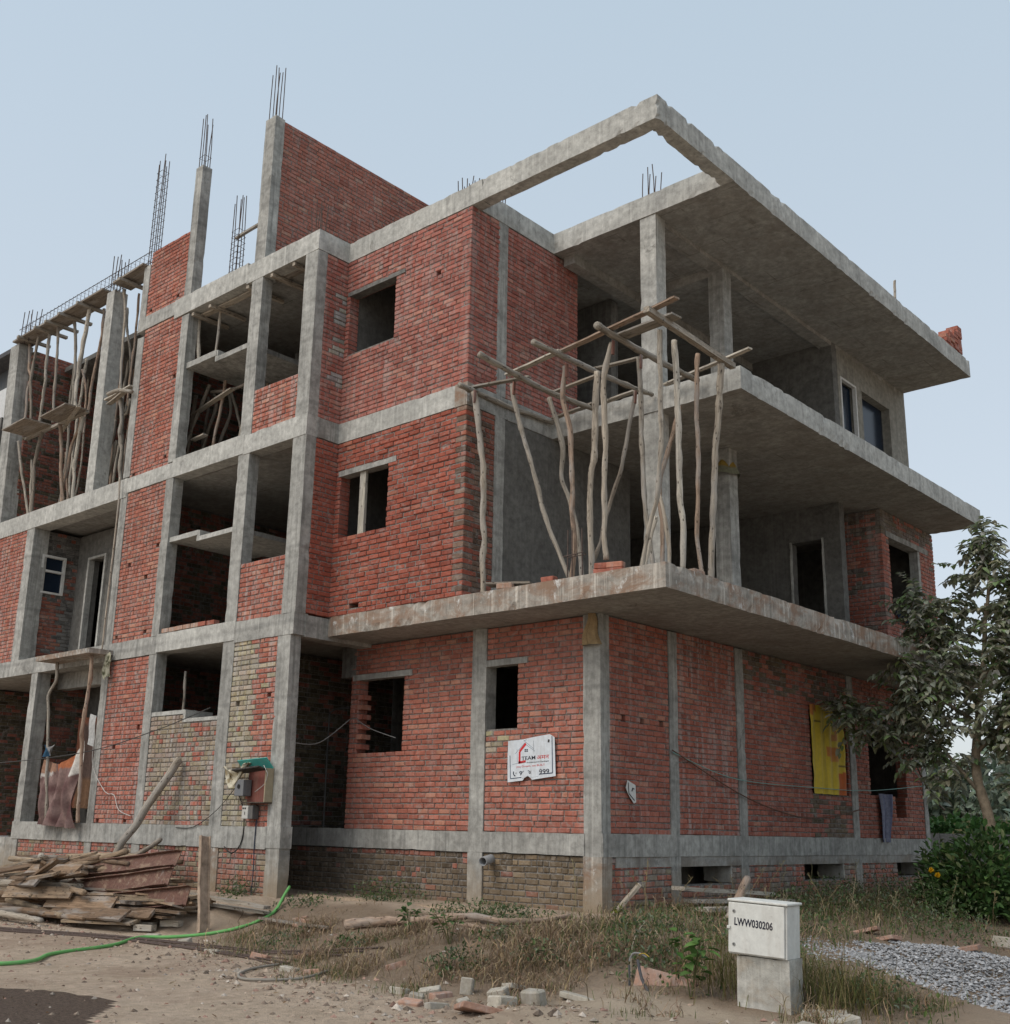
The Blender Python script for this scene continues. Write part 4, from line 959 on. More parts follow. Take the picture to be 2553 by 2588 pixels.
def sackhang(u, v):
    w = .05+.105*v; a = (u-.5)*math.pi*1.1
    return (-.15+w*math.sin(a)+.02*math.sin(v*7), -.02-.10*math.cos(a)*(.3+.7*v)-.012*math.sin(u*25), 3.93-.46*v)
cloth('jute_sack', sackhang, 20, 18, 'brown jute sack hanging on top of the corner column', 'sack', cf=lambda u, v: (.33, .235, .13) if not .45 < u < .55 else (.22, .155, .085))
def cap(u, v):
    a = u*2*math.pi; w = .02+.19*v**.7
    return (.07+w*math.cos(a)*1.1, 3.26+w*math.sin(a)*1.1, 6.98-.36*v+.02*math.sin(a*3))
cloth('cement_bag', cap, 22, 10, 'greenish cement bag pulled over the head of an upper column', 'bag', cf=lambda u, v: (.30, .20, .05) if .35 < v < .65 else (.20, .20, .14))
cloth('plastic_bag', lambda u, v: (-10.0+.2*u+.03*math.sin(v*7), -1.62-.05*math.sin(u*3.1)-.02*math.sin(u*14+v*4), 4.0-.45*v+.03*math.sin(u*9)), 12, 14, 'yellowish plastic bag hanging from the beam beside the brick strip', 'bag', cf=lambda u, v: (.42, .40, .30) if noise.noise((u*5, v*6, 2)) > -.1 else (.10, .10, .06))

# ------------------------------------------------------------ banner, torn sign
def text_mesh(parent, name, body, size, loc, rot, colr, z_scale=1., bold=0.):
    cu = bpy.data.curves.new(name, 'FONT'); cu.body = body; cu.size = size; cu.extrude = .0006; cu.offset = bold; cu.resolution_u = 3
    o = bpy.data.objects.new(name, cu); C.objects.link(o)
    dg = bpy.context.evaluated_depsgraph_get(); me = bpy.data.meshes.new_from_object(o.evaluated_get(dg))
    bpy.data.objects.remove(o); bpy.data.curves.remove(cu)
    xs = [v.co.x for v in me.vertices] or [0]
    a = me.attributes.new('bc', 'FLOAT_COLOR', 'POINT'); a.data.foreach_set('color', [*colr, 1]*len(me.vertices))
    me.materials.clear(); me.materials.append(M['plain'])
    t = bpy.data.objects.new(name, me); C.objects.link(t); t.parent = parent
    t.location = loc; t.rotation_euler = rot; t.scale = (z_scale, 1, 1)
    return t, (max(xs)-min(xs))
def poly(mb, pts, d, colr, depth=.0015, org=(0, 0)):
    n = len(pts)
    mb.add([(x, -d-depth, z) for x, z in pts]+[(x, -d, z) for x, z in pts],
           [tuple(range(n))]+[((i+1) % n, i, n+i, n+(i+1) % n) for i in range(n)], colr)
def fit_text(parent, name, body, x0, x1, z, h, d, colr, bold=0.):
    t, w = text_mesh(parent, name, body, h*1.38, (x0, -d, z), (R(90), 0, 0), colr, 1., bold)
    if w > 0: t.scale = ((x1-x0)/w, 1, 1)
    return t
ban = thing('banner', 'white builder banner with red house logo on the ground-floor wall', 'banner', None, (-1.60, -.03, 1.69))
ban.rotation_euler = (0, 0, 0)
# banner local units: pixel grid of the print, 1140 x 1010 -> .86 x .60 m
BX = lambda x: (x-355)/1140*.855; BZ = lambda y: (1495-y)/1010*.575
pw = lambda pts: [(BX(x), BZ(y+(x-355)*.042)) for x, y in pts]
b = MB()
front = pw([(355,1500),(720,1448),(760,1390),(830,1345),(890,1330),(905,1380),(940,1425),(1495,1325),(1480,900),(1465,420),(1350,350),(1000,410),(720,470),(355,505),(345,900)][::1])
n = len(front)
bend = lambda x, z: -.006*math.sin(x*9)-.004*math.sin(z*13)
b.add([(x, 0, z) for x, z in front]+[(x, .003, z) for x, z in front], [tuple(range(n))]+[((i+1) % n, i, n+i, n+(i+1) % n) for i in range(n)], (.62, .66, .70, 0))
b.build('sheet', 'plain', ban)
lg = MB(); LC = (.16, .20, .25, 0)
def stroke(pts, w, colr, mb, d=.0005):
    P = pw(pts); 
    for (x0, z0), (x1, z1) in zip(P, P[1:]):
        dx, dz = x1-x0, z1-z0; L = math.hypot(dx, dz) or 1; nx, nz = -dz/L*w/2, dx/L*w/2
        q = [(x0-nx, z0-nz), (x1-nx, z1-nz), (x1+nx, z1+nz), (x0+nx, z0+nz)]
        if (q[1][0]-q[0][0])*(q[2][1]-q[0][1])-(q[1][1]-q[0][1])*(q[2][0]-q[0][0]) < 0: q = q[::-1]
        poly(mb, q, d, colr, .001)
for l in ([(575,700),(585,1030)], [(530,820),(770,545)], [(740,500),(975,690)], [(800,600),(1000,745)], [(968,500),(985,775)], [(470,1070),(800,1010)], [(735,505),(810,478)]):
    stroke(l, .005, LC, lg)
lg.build('logo_lines', 'plain', ban)
b = MB(); stroke([(640,1045),(640,760),(790,570)], .035, (.55, .035, .04, 0), b); stroke([(615,1030),(790,990)], .032, (.55, .035, .04, 0), b); b.build('logo_roof', 'plain', ban)
for i in range(2):
    for j in range(2):
        b = MB(); x, y = 760+i*45, 700+j*38; poly(b, pw([(x, y+30), (x+32, y+30), (x+32, y), (x, y)]), .0005, (.02, .03, .05, 0)); b.build('logo_window', 'plain', ban)
b = MB(); stroke([(405,860),(425,1415),(690,1375)], .011, (.03, .05, .09, 0), b); b.build('frame_line', 'plain', ban)
b = MB(); stroke([(1405,400),(1425,1255),(1110,1290)], .014, (.03, .05, .09, 0), b); b.build('frame_line', 'plain', ban)
NAVY = (.012, .018, .035); REDT = (.52, .03, .035)
tx = lambda body, x0, x1, y, h, c, bold=.004: fit_text(ban, 'lettering', body, BX(x0), BX(x1), BZ(y+(x0-355)*.042), h, .0012, c, bold)
tilt = R(-2.4)
for body, x0, x1, y, h, c, bd in (('TEAM', 690, 1020, 972, .052, NAVY, .0008), ('अमन', 1050, 1340, 945, .056, REDT, .0006), ('Architectural & Developer', 815, 1345, 1040, .022, NAVY, .0),
        ('you Dream, we BUILT', 565, 1245, 1150, .027, REDT, .0), ('99', 640, 775, 1330, .06, NAVY, .001), ('30', 835, 960, 1312, .06, NAVY, .001), ('999', 1110, 1345, 1290, .066, NAVY, .001)):
    t = tx(body, x0, x1, y, h, c, bd); t.rotation_euler = (R(90), -R(2.2), 0)
b = MB(); stroke([(500,1240),(495,1290),(515,1330),(545,1345)], .016, (*NAVY, 0), b); b.build('phone_symbol', 'plain', ban)
b = MB(); stroke([(545,1270),(555,1300)], .004, (*NAVY, 0), b); stroke([(565,1255),(578,1300)], .004, (*NAVY, 0), b); b.build('phone_waves', 'plain', ban)
b = MB()      # glue-white torn patch over the telephone number
poly(b, pw([(700,1395),(760,1390),(840,1330),(905,1380),(1110,1330),(1120,1200),(1150,1130),(930,1150),(925,1290),(880,1290),(860,1240),(820,1180),(760,1220),(720,1270)]), .002, (.62, .66, .70, 0), .0012); b.build('torn_patch', 'plain', ban)
b = MB(); poly(b, pw([(1305,540),(1345,545),(1355,480),(1315,470)]), .001, (.04, .04, .04, 0)); b.build('burn_mark', 'plain', ban)
sg = thing('torn_sign', 'small torn scrap of white sign on the side wall near the corner column', 'sign', None, (.025, .50, 1.42))
b = MB(); q = [(0, .20), (.04, .30), (.22, .24), (.23, .02), (.18, 0), (.05, .12)]; n = len(q)
b.add([(0, y, z) for y, z in q][::-1]+[(-.004, y, z) for y, z in q][::-1], [tuple(range(n))[::-1]]+[(i, (i+1) % n, n+(i+1) % n, n+i) for i in range(n)], (.62, .62, .60, 0)); b.build('sheet', 'plain', sg)
b = MB(); b.plank((.003, .06, .13), (.003, .19, .04), .003, .012, (.02, .02, .03, 0)); b.plank((.003, .05, .27), (.003, .06, .13), .003, .012, (.02, .02, .03, 0)); b.tube([(.003, .13, .16), (.003, .15, .2), (.003, .18, .19)], .008, (.02, .02, .03, 0)); b.build('print', 'plain', sg)

# ------------------------------------------------------------ meter board on the tower
mt = thing('meter_board', 'red wooden meter board with a grey electricity meter under a turquoise sheet', 'meter', None, (-5.2, yT, 1.35))
def mpart(name, x0, x1, y0, y1, z0, z1, c, mat='plain'):
    b = MB(); b.box(x0+5.2, x1+5.2, y0, y1, z0-1.35, z1-1.35, (*c, 0)); o = b.build(name, mat, mt)
    md = o.modifiers.new('bevel', 'BEVEL'); md.width = .008; md.segments = 2; return o
mpart('backboard', -5.46, -4.90, -.03, 0, 1.37, 1.83, (.20, .07, .055)); mpart('side_board', -4.90, -4.875, -.15, 0, 1.37, 1.86, (.34, .28, .19)); mpart('bottom_board', -5.46, -4.88, -.15, 0, 1.355, 1.375, (.06, .045, .035))
b = MB(); b.plank((-.38, -.10, .56), (.34, -.10, .59), .20, .012, (.07, .38, .34, 0), R(-48)); b.build('turquoise_sheet', 'plain', mt)
b = MB(); b.plank((-.36, -.20, .47), (.33, -.22, .51), .16, .02, (.035, .03, .028, 0), R(-15)); b.build('hood', 'plain', mt)
mpart('meter_body', -5.56, -5.34, -.20, -.05, 1.46, 1.70, (.16, .165, .175)); b = MB(); b.tube([(-.25, -.21, .25), (-.25, -.20, .25)], .032, (.012, .012, .012, 0), 16); b.build('meter_dial', 'plain', mt)
mpart('switch_box', -5.43, -5.28, -.13, 0, 1.13, 1.32, (.48, .47, .44)); mpart('switch_cover', -5.28, -5.18, -.12, 0, 1.13, 1.32, (.10, .10, .10))
for x in (-5.415, -5.365): mpart('socket', x, x+.035, -.134, -.128, 1.27, 1.295, (.02, .02, .02))
mpart('socket', -5.36, -5.345, -.134, -.128, 1.19, 1.235, (.02, .02, .02))
cloth('plastic_scrap', lambda u, v: (-5.92+.62*u+.03*math.sin(v*9), -1.66-.05*math.sin(u*5+v*6)-.05*v, 1.90-.06*math.sin(u*4)-(.26*math.sin(math.pi*min(1, u*1.15)))*v+.025*noise.noise((u*9, v*9, 0))), 30, 16, 'crumpled cream plastic sheet hanging from the meter hood', 'plastic',
      cf=lambda u, v: (.50, .46, .36) if noise.noise((u*7, v*7, 5)) > -.2 else (.30, .24, .15))
def cord(name, pts, r, c, label, cat='cable', group=None, res=.08):
    b = MB(); b.tube(pts, r, (*c, 0), 6, res); return tag(b.build(name, 'plain', None, True), label, cat, group)
cord('cable', [(-5.75,-1.56,1.55),(-5.55,-1.57,1.3),(-5.5,-1.56,1.0),(-5.55,-1.57,.75),(-5.75,-1.57,.62),(-5.95,-1.57,.72)], .009, (.015,.015,.015), 'black cable looping below the meter over the plinth beam')
cord('cable', [(-5.2,-1.56,1.12),(-5.2,-1.57,.8),(-5.18,-1.57,.4),(-5.2,-1.57,.0)], .008, (.02,.03,.06), 'dark blue cable dropping from the switch box to the ground')
cord('cable', [(-5.75,-1.58,1.6),(-6.2,-1.59,1.25),(-6.8,-1.57,1.0),(-7.3,-1.57,.98)], .006, (.02,.02,.02), 'thin black cable sagging left from the meter across the pale bricks')
cord('cable', [(-4.9,-1.72,1.9),(-4.82,-1.7,1.78),(-4.88,-1.68,1.65),(-5.15,-1.66,1.52)], .006, (.4,.39,.37), 'short white cable curling from the turquoise sheet to the meter')
cord('cable', [(-17,-2.1,2.1),(-13,-1.85,2.12),(-10.0,-1.75,2.25),(-8.0,-1.65,2.55),(-6.6,-1.58,2.85)], .008, (.05,.05,.05), 'dark overhead cable strung across the tower wall at window height')
cord('cable', [(-10.15,-1.58,2.5),(-10.1,-1.58,2.0),(-9.6,-1.57,1.55),(-9.3,-1.57,1.5),(-9.1,-1.57,1.25),(-8.7,-1.57,1.15)], .007, (.5,.48,.45), 'white cable drooping across the brick panel left of the leaning pole')
cord('cable', [(-4.75,-1.3,2.25),(-4.9,-.7,2.3),(-4.95,-.05,2.72)], .008, (.25,.25,.24), 'grey wire stretched across the dark entrance to the window jamb')
cord('cable', [(-4.85,-.03,2.72),(-4.5,-.03,2.55),(-3.9,-.03,2.38)], .006, (.2,.2,.2), 'thin wire slanting across the toothed window opening')
cord('conduit', [(-5.9,.3,1.0),(-5.9,.3,2.9),(-5.75,.3,2.95),(-5.4,.3,2.95)], .016, (.10,.10,.10), 'thin conduit pipe on the dark back wall of the entrance', 'pipe')
cord('rope', [(.04,1.62,2.15),(.05,3.3,1.86),(.05,5.9,1.83),(.06,8.0,1.86),(.05,10.6,2.05)], .006, (.22,.42,.38), 'pale green rope strung along the side wall', 'rope')
cord('rope', [(.04,1.6,2.18),(.05,3.5,1.62),(.05,5.2,1.35),(.05,6.5,1.38),(.05,7.6,1.52)], .010, (.12,.06,.04), 'reddish cord sagging below the green rope on the side wall', 'rope')
cord('pole', [(.05,9.95,2.7),(.10,10.7,1.9),(.2,11.1,1.6)], .02, (.10,.07,.05), 'thin dark pole leaning at the far end of the side wall', 'pole')
cord('pendant_lamp', [(-5.6,-.2,7.02),(-5.6,-.2,5.6)], .008, (.6,.6,.6), 'thin white pendant wire hanging in the first-floor tower room', 'wire')
# pvc pipe stub
b = MB()
for i in range(1):
    n = 20; vs = []
    A = Vector((-1.93, .05, .66)); D = Vector((.28, -.95, -.12)).normalized(); s1 = D.cross(Vector((0, 0, 1))).normalized(); s2 = s1.cross(D)
    for L, r in ((0, .062), (.30, .062), (.30, .052), (0, .052)):
        for k in range(n):
            th = 2*math.pi*k/n; vs.append(A+D*L+(s1*math.cos(th)+s2*math.sin(th))*r)
    fs = [(r*n+k, r*n+(k+1) % n, (r+1)*n+(k+1) % n, (r+1)*n+k) for r in range(3) for k in range(n)]
    b.add(vs, fs, (.27, .275, .28, 0))
tag(b.build('drain_pipe', 'plain', None, True), 'grey plastic pipe stub sticking out of the plinth below the wall', 'pipe')

# ------------------------------------------------------------ timber heap
HEAP = 'round logs heaped in front of the tower wall'
BROWN = [(.28, .19, .125, 0), (.20, .135, .09, 0), (.33, .24, .165, 0), (.155, .105, .07, 0), (.37, .285, .20, 0)]
def log(a, c, r, label, group=None, k=None, rough=.2):
    a = Vector(a); c = Vector(c); mid = (a+c)/2+Vector((rng.uniform(-.05, .05), rng.uniform(-.05, .05), rng.uniform(-.015, .03)))
    b = MB(); b.tube([a, mid, c], r, rng.choice(BROWN) if k is None else wcol(k), 9, .12, rough, rng.uniform(.05, .25)); return tag(b.build('log', 'wood', None, True), label, 'log', group)
HW = ['weathered log among the many in the left part of the timber heap']
for k in range(46):
    lay = k//9; x = rng.uniform(-9.7, -7.45); y = -3.45+.95*rng.random()+lay*.08; L = rng.uniform(1.5, 2.8); an = rng.gauss(.08, .22)
    z = G(min(x+L/2, -6), y)+.07+lay*.125+rng.uniform(0, .06)
    log((x-L/2*math.cos(an), y-L/2*math.sin(an), z+rng.uniform(-.03, .05)), (x+L/2*math.cos(an), y+L/2*math.sin(an), z+rng.uniform(-.03, .12)), rng.uniform(.035, .06), HW[0], HEAP)
log((-9.3,-3.2,.05), (-7.05,-2.55,.62), .05, 'log slanting up out of the top of the heap toward the wall')
log((-9.6,-3.0,.12), (-7.55,-2.7,.52), .045, 'second log slanting up out of the heap, lower than the top one')
log((-9.0,-3.55,.10), (-7.35,-3.05,.10), .06, 'thick forward log lying on top of the heap, near the channels', None, 0)
log((-8.9,-2.9,.22), (-8.62,-3.1,.52), .055, 'short pale log end standing up at the left of the heap', None, 3)
log((-9.2,-3.75,-.33), (-7.2,-3.7,-.34), .055, 'long log lying on the ground along the front of the heap', None, 0)
prop('leaning_pole', [(-7.28,-1.62,2.05),(-7.6,-1.9,1.35),(-8.0,-2.15,.6),(-8.15,-2.25,.2)], .062, 'thick grey pole leaning against the pale brick panel behind the heap', 'pole', None, 0, .06)
log((-7.9,-2.1,.45), (-7.1,-1.95,.80), .04, 'short forked log end sticking up beside the leaning pole', None, 4)
HP = 'thin boards in the timber heap'
for k in range(26):
    x = rng.uniform(-7.6, -5.3); y = -3.2+rng.random()*.8; z = G(x, y)+.04+rng.random()*.32; L = rng.uniform(1.2, 2.4); an = rng.gauss(.12, .18)
    board('plank', (x-L/2*math.cos(an), y-L/2*math.sin(an), z), (x+L/2*math.cos(an), y+L/2*math.sin(an), z+rng.uniform(-.03, .06)), rng.uniform(.08, .2), rng.uniform(.02, .045), 'dusty board lying under the steel channels of the heap', 'plank', HP, None, rng.uniform(-.35, .35), 'wood', .004, rng.choice(BROWN))
def channel(a, c, w, fl, label, face=R(70), mat='rust', group=None):
    a = Vector(a); c = Vector(c); d = (c-a).normalized(); s = d.cross(Vector((0, 0, 1))).normalized(); u = s.cross(d)
    q = Matrix.Rotation(face, 3, d); s = q @ s; u = q @ u
    L = (c-a).length; t = .012; sec = [(-w/2, 0), (w/2, 0), (w/2, fl), (w/2-t, fl), (w/2-t, t), (-w/2+t, t), (-w/2+t, fl), (-w/2, fl)]
    n = 8; S = 8; vs = []
    for k in range(S+1):
        p = a.lerp(c, k/S)+u*.008*math.sin(k*1.1)
        for x, z in sec: vs.append(p+s*(x+rng.uniform(-.004, .004))+u*z)
    fs = [(k*n+i, (k+1)*n+i, (k+1)*n+(i+1) % n, k*n+(i+1) % n) for k in range(S) for i in range(n)]
    fs += [tuple(range(n)), tuple(S*n+i for i in range(n-1, -1, -1))]
    b = MB(); b.add(vs, fs); return tag(b.build('steel_channel', mat), label, 'channel', group)
channel((-8.25,-2.75,.28), (-5.62,-2.55,.55), .24, .07, 'topmost rusty steel shuttering channel on the heap', R(62))
channel((-7.75,-2.85,.05), (-5.55,-2.7,.31), .25, .07, 'second rusty shuttering channel from the top, whitish lower edge', R(68))
channel((-7.15,-2.95,-.15), (-4.95,-2.78,.08), .27, .08, 'lowest long rusty shuttering channel of the heap with white drips', R(72))
channel((-7.75,-2.9,-.18), (-7.25,-2.82,-.12), .22, .07, 'short rusty channel end at the left below the stacked channels', R(80))
channel((-8.2,-3.3,-.33), (-7.7,-2.95,.12), .20, .06, 'short maroon channel propped up in front of the log heap', R(40))
channel((-8.75,-2.9,.02), (-8.0,-2.8,.08), .16, .06, 'small rusty channel lying among the logs', R(65))
channel((-4.55,-2.80,-.36), (-4.81,-2.72,.88), .17, .05, 'upright brown shuttering channel standing at the right of the heap', R(25), 'rust_pale')
board('plank', (-5.7,-2.5,.10), (-3.9,-2.25,-.02), .13, .04, 'long board jutting out of the heap to the right', 'plank', None, 0)
board('plank', (-5.4,-2.35,-.03), (-4.0,-2.15,-.10), .15, .03, 'lower board jutting out of the heap below the long one', 'plank', None, 3)
for k, (x, y) in enumerate(((-5.75,-3.05),(-5.6,-3.15),(-5.35,-2.9))):
    board('wood_block', (x,y,G(x,y)+.06), (x+.32,y+.08,G(x,y)+.07), .1, .08, ('large', 'middle', 'small')[k]+' sawn wood block at the front of the heap', 'block', None, 3)
for k, (x, y, z, L, an_, w) in enumerate(((-7.0,-3.25,-.12,1.6,.12,.2),(-6.6,-3.35,-.24,1.9,.05,.22),(-7.9,-3.45,-.02,1.5,.2,.18),(-8.4,-3.5,.12,1.4,-.1,.17),(-6.3,-3.3,-.32,1.5,.15,.18),(-8.0,-3.2,.30,1.3,.1,.2),(-5.9,-3.1,-.2,1.3,-.05,.16))):
    board('plank', (x-L/2*math.cos(an_), y-L/2*math.sin(an_), z), (x+L/2*math.cos(an_), y+L/2*math.sin(an_), z+.05), w, .035, ('wide board at the front centre of the heap, under the lowest channel', 'longest wide board low at the front of the heap', 'wide board lying across the logs, left of the channels', 'wide board at the far left of the heap', 'lowest wide board touching the ground at the heap', 'topmost wide board over the logs', 'wide board at the right end of the heap')[k], 'plank', None, None, R((55, 35, 60, 50, 15, 40, 50)[k]), 'wood', .004, BROWN[k % 5])
for k in range(12):
    x = rng.uniform(-9.2, -7.6); y = rng.uniform(-3.5, -2.7); z = .22+rng.random()*.22; L = rng.uniform(.9, 1.7); an_ = rng.uniform(-.5, .9)
    board('plank', (x-L/2*math.cos(an_), y-L/2*math.sin(an_), z-.1), (x+L/2*math.cos(an_), y+L/2*math.sin(an_), z+rng.uniform(.0, .25)), rng.uniform(.06, .15), .035, 'jumbled offcut board on top of the log heap', 'plank', 'jumbled offcut boards on top of the log heap', None, rng.uniform(-.6, .8), 'wood', .004, BROWN[k % 5])
# steel rods, hose, pipe loop
for k in range(6):
    o = (k-2.5)*.05+rng.uniform(-.02, .02)
    pts = [(-8.2, -4.75+o), (-6.6, -4.25+o*1.3), (-5.2, -3.78+o), (-3.4, -3.62+o*1.5), (-2.2, -3.58+o*2), (-1.0+.2*k-.5, -3.62+o*3)]
    b = MB(); b.tube([(x, y, G(x, y)+.012+.008*(k % 2)) for x, y in pts], .011, n=6, res=.2); tag(b.build('steel_rod', 'rebar', None, True), 'rusty steel rod in the bundle lying on the dirt road edge', 'rod', 'bundle of rusty rods on the road edge')
hp = [(-6.2,-7.4),(-3.18,-6.16),(-3.71,-5.28),(-4.15,-4.31),(-5.05,-3.45),(-4.76,-3.30),(-4.46,-2.85),(-4.15,-2.45),(-4.12,-2.05),(-4.5,-1.35)]
hp = [(-4.6,-8.2),(-3.18,-6.16),(-3.75,-5.28),(-4.2,-4.31),(-4.85,-3.55),(-4.62,-3.25),(-4.30,-2.85),(-3.98,-2.50),(-3.98,-2.08),(-4.35,-1.62),(-4.5,-1.42)]
b = MB(); b.tube([(x, y, G(x, y)+(.022 if i < 9 else .10 if i == 9 else .16)) for i, (x, y) in enumerate(hp)], .021, (.14, .40, .12, 0), 10, .08); tag(b.build('hose', 'plain', None, True), 'bright green garden hose crossing the dirt road to the entrance', 'hose')
lp = [(-1.36,-3.95),(-1.3,-4.35),(-.95,-4.78),(-.59,-4.92),(-.3,-4.55),(-.5,-3.98)]
b = MB(); b.tube([(x, y, G(x, y)+.02) for x, y in lp], .014, (.24, .22, .19, 0), 8, .06); tag(b.build('pipe_loop', 'plain', None, True), 'bent grey plastic pipe lying in a loop on the road edge', 'pipe')

# ------------------------------------------------------------ loose bricks and stones on the ground
def tone(c):
    s = rng.uniform(.8, 1.15); return (c[0]*s, c[1]*s, c[2]*s, .3)
GREY = lambda: tone((.40, .355, .29)); PINK = lambda: tone((.40, .235, .17))
LBR = [(-2.02,-3.72,.3,'P','pinkish block resting on the rods at the road edge',(.30,.14,.09)),(-1.55,-3.5,-.5,'P','pale pink slab fragment beside the rods, near the dry weeds',(.34,.2,.05)),
 (1.76,-4.70,.9,'G','large grey brick at the front of the brick litter',None),(1.50,-4.75,.7,'P','pink brick left of the large grey one in the brick litter',None),
 (1.2,-4.22,.8,'G','grey brick at the back left of the brick litter',None),(1.45,-4.34,1.2,'P','orange pink brick behind the large grey one',None),(1.55,-4.12,.4,'G','pale brick standing on end behind the litter',(.13,.11,.19)),
 (1.84,-4.45,1.0,'G','small pale half brick right of the litter',(.12,.1,.09)),(1.86,-4.02,.5,'G','cream rubble lump right of the standing brick',(.2,.16,.1)),(1.86,-3.75,.8,'G','flat whitish slab at the weeds right of the litter',(.34,.2,.05)),
 (2.36,-4.75,.6,'P','broad pink flagstone piece at the bottom of the picture',(.55,.42,.06)),(2.25,-4.42,1.0,'G','grey rubble block behind the pink flagstone',(.25,.2,.14)),(2.42,-4.2,.3,'G','angular pale stone on the right behind the flagstone',(.22,.16,.18)),
 (.95,-4.38,.2,'G','half-buried grey brick at the left end of the litter',None),(1.28,-4.48,.4,'G','small grey brick between the pink brick and the weeds',(.15,.1,.08)),
 (.15,-3.66,.7,'P','lone pink brick among the dry weeds',None),(-.62,-4.1,.3,'P','orange brick lying inside the pipe loop',None),(-.95,-4.15,.1,'G','grey brick lying in the pipe loop',None),
 (-3.3,-2.15,.2,'P','red brick lying at the edge of the mound by the hose',None),(-2.9,-2.45,.1,'P','flat pink brick left of the fallen branch',(.26,.13,.05)),(-3.1,-2.25,.5,'P','broken red brick beside the mound edge brick',(.16,.1,.07)),
 (-5.0,-3.25,.2,'G','pale brick on the ground in front of the heap',None),(-4.1,-3.35,.4,'G','whitish brick near the hose in front of the heap',None),(-2.9,-3.75,.1,'G','cream brick beside the rods on the road',(.26,.12,.07)),
 (4.45,-3.0,.4,'G','whitish stone beside the cabinet pedestal foot',(.42,.25,.08)),(5.6,-1.2,.5,'G','long pale stone at the front of the gravel',(.5,.16,.08)),(4.75,-3.3,1.1,'G','sandy rubble stone right of the pedestal',(.3,.22,.12)),
 (3.75,1.9,.5,'P','pinkish slab fragment behind the gravel',(.5,.3,.06)),(2.64,1.65,.3,'P','pale pink tile lying left of the gravel heap',(.55,.22,.05)),(3.03,1.45,.2,'P','second pink tile piece beside the gravel',(.45,.2,.05)),
 (3.9,2.9,.4,'G','grey stone far right behind the gravel',(.3,.25,.16)),(4.3,3.0,.9,'P','orange stone far right behind the gravel',(.35,.25,.15)),(2.95,-3.05,1.2,'P','pink stone slab leaning on the bank beside the cable stub',(.62,.30,.06)),(2.55,-3.75,.5,'G','whitish flat stone left of the cable stub',(.4,.22,.06)),(5.0,-4.3,.3,'G','sandy clod at the bottom right of the picture',(.4,.3,.14)),(6.2,-4.0,.8,'G','large sandy clod at the right bottom corner',(.5,.35,.16))]
for x, y, rz, k, l, s in LBR:
    o = loose_brick(x, y, G(x, y)-.025, rz+rng.uniform(-.5, .5), PINK() if k == 'P' else GREY(), l, None, tuple(q*.85 for q in s) if s else (.20, .098, .068), (rng.uniform(-.28, .28), rng.uniform(-.28, .28)), 'loose_brick' if not s or s[2] in (.07, .075) else 'stone', 'brick_loose', 'brick' if not s else 'stone')
    if 'leaning on the bank' in l: o.rotation_euler = (R(58), R(12), .55)
# litter of small stones on the road (uncountable)
def pebble(b, x, y, z, r, c):
    q = []; a0 = rng.random()*6
    for k in range(5): q.append((x+math.cos(a0+k*1.257)*r*rng.uniform(.7, 1.2), y+math.sin(a0+k*1.257)*r*rng.uniform(.7, 1.2), z+rng.uniform(-.2, .2)*r))
    t = (x+rng.uniform(-.3, .3)*r, y+rng.uniform(-.3, .3)*r, z+r*rng.uniform(.5, .9)); m2 = (x, y, z-r*.5)
    b.add([*q, t, m2], [(k, (k+1) % 5, 5) for k in range(5)]+[((k+1) % 5, k, 6) for k in range(5)], (*c, 0))
b = MB()
for k in range(11000):
    x = rng.uniform(-9, 5.5); y = rng.uniform(-8.5, -2.2)
    toe = -3.3-1.3*ss(-5, 1, x); near = math.exp(-((y-toe+.3)/.55)**2)
    if rng.random() > .12+.88*near: continue
    if -7 < x < -4.4 and y > -3.6: continue
    s = rng.uniform(.6, 1.3); c = rng.choice(((.33, .26, .2), (.28, .21, .16), (.38, .33, .28), (.30, .19, .15), (.18, .14, .11)))
    pebble(b, x, y, G(x, y), rng.choice((.006, .009, .012, .018, .03, .03+.03*near*rng.random())), tuple(q*s for q in c))
o = b.build('pebbles', 'stone'); o['kind'] = 'stuff'; o['label'] = 'small stones and brick chips scattered on the dirt'
b = MB()
for k in range(9000):
    a = rng.random()*2*math.pi; rr = math.sqrt(rng.random()); x = 5.5+2.6*rr*math.cos(a); y = .5+1.75*rr*math.sin(a)-.25*(x-4.6)
    if x < 3.2+.5*noise.noise((y*2, 0, 0)): continue
    s = rng.uniform(.55, 1.35); z = G(x, y)+.16*max(0, 1-rr)*rng.random()
    pebble(b, x, y, z, rng.uniform(.012, .03), (.29*s, .29*s, .295*s))
for k in range(1500):
    x = rng.gauss(3.7, .7); y = rng.gauss(-.1, .35); s = rng.uniform(.55, 1.3)
    pebble(b, x, y, G(x, y), rng.uniform(.01, .024), (.29*s, .29*s, .295*s))
o = b.build('gravel', 'stone'); o['kind'] = 'stuff'; o['label'] = 'heap of grey crushed gravel at the right edge'

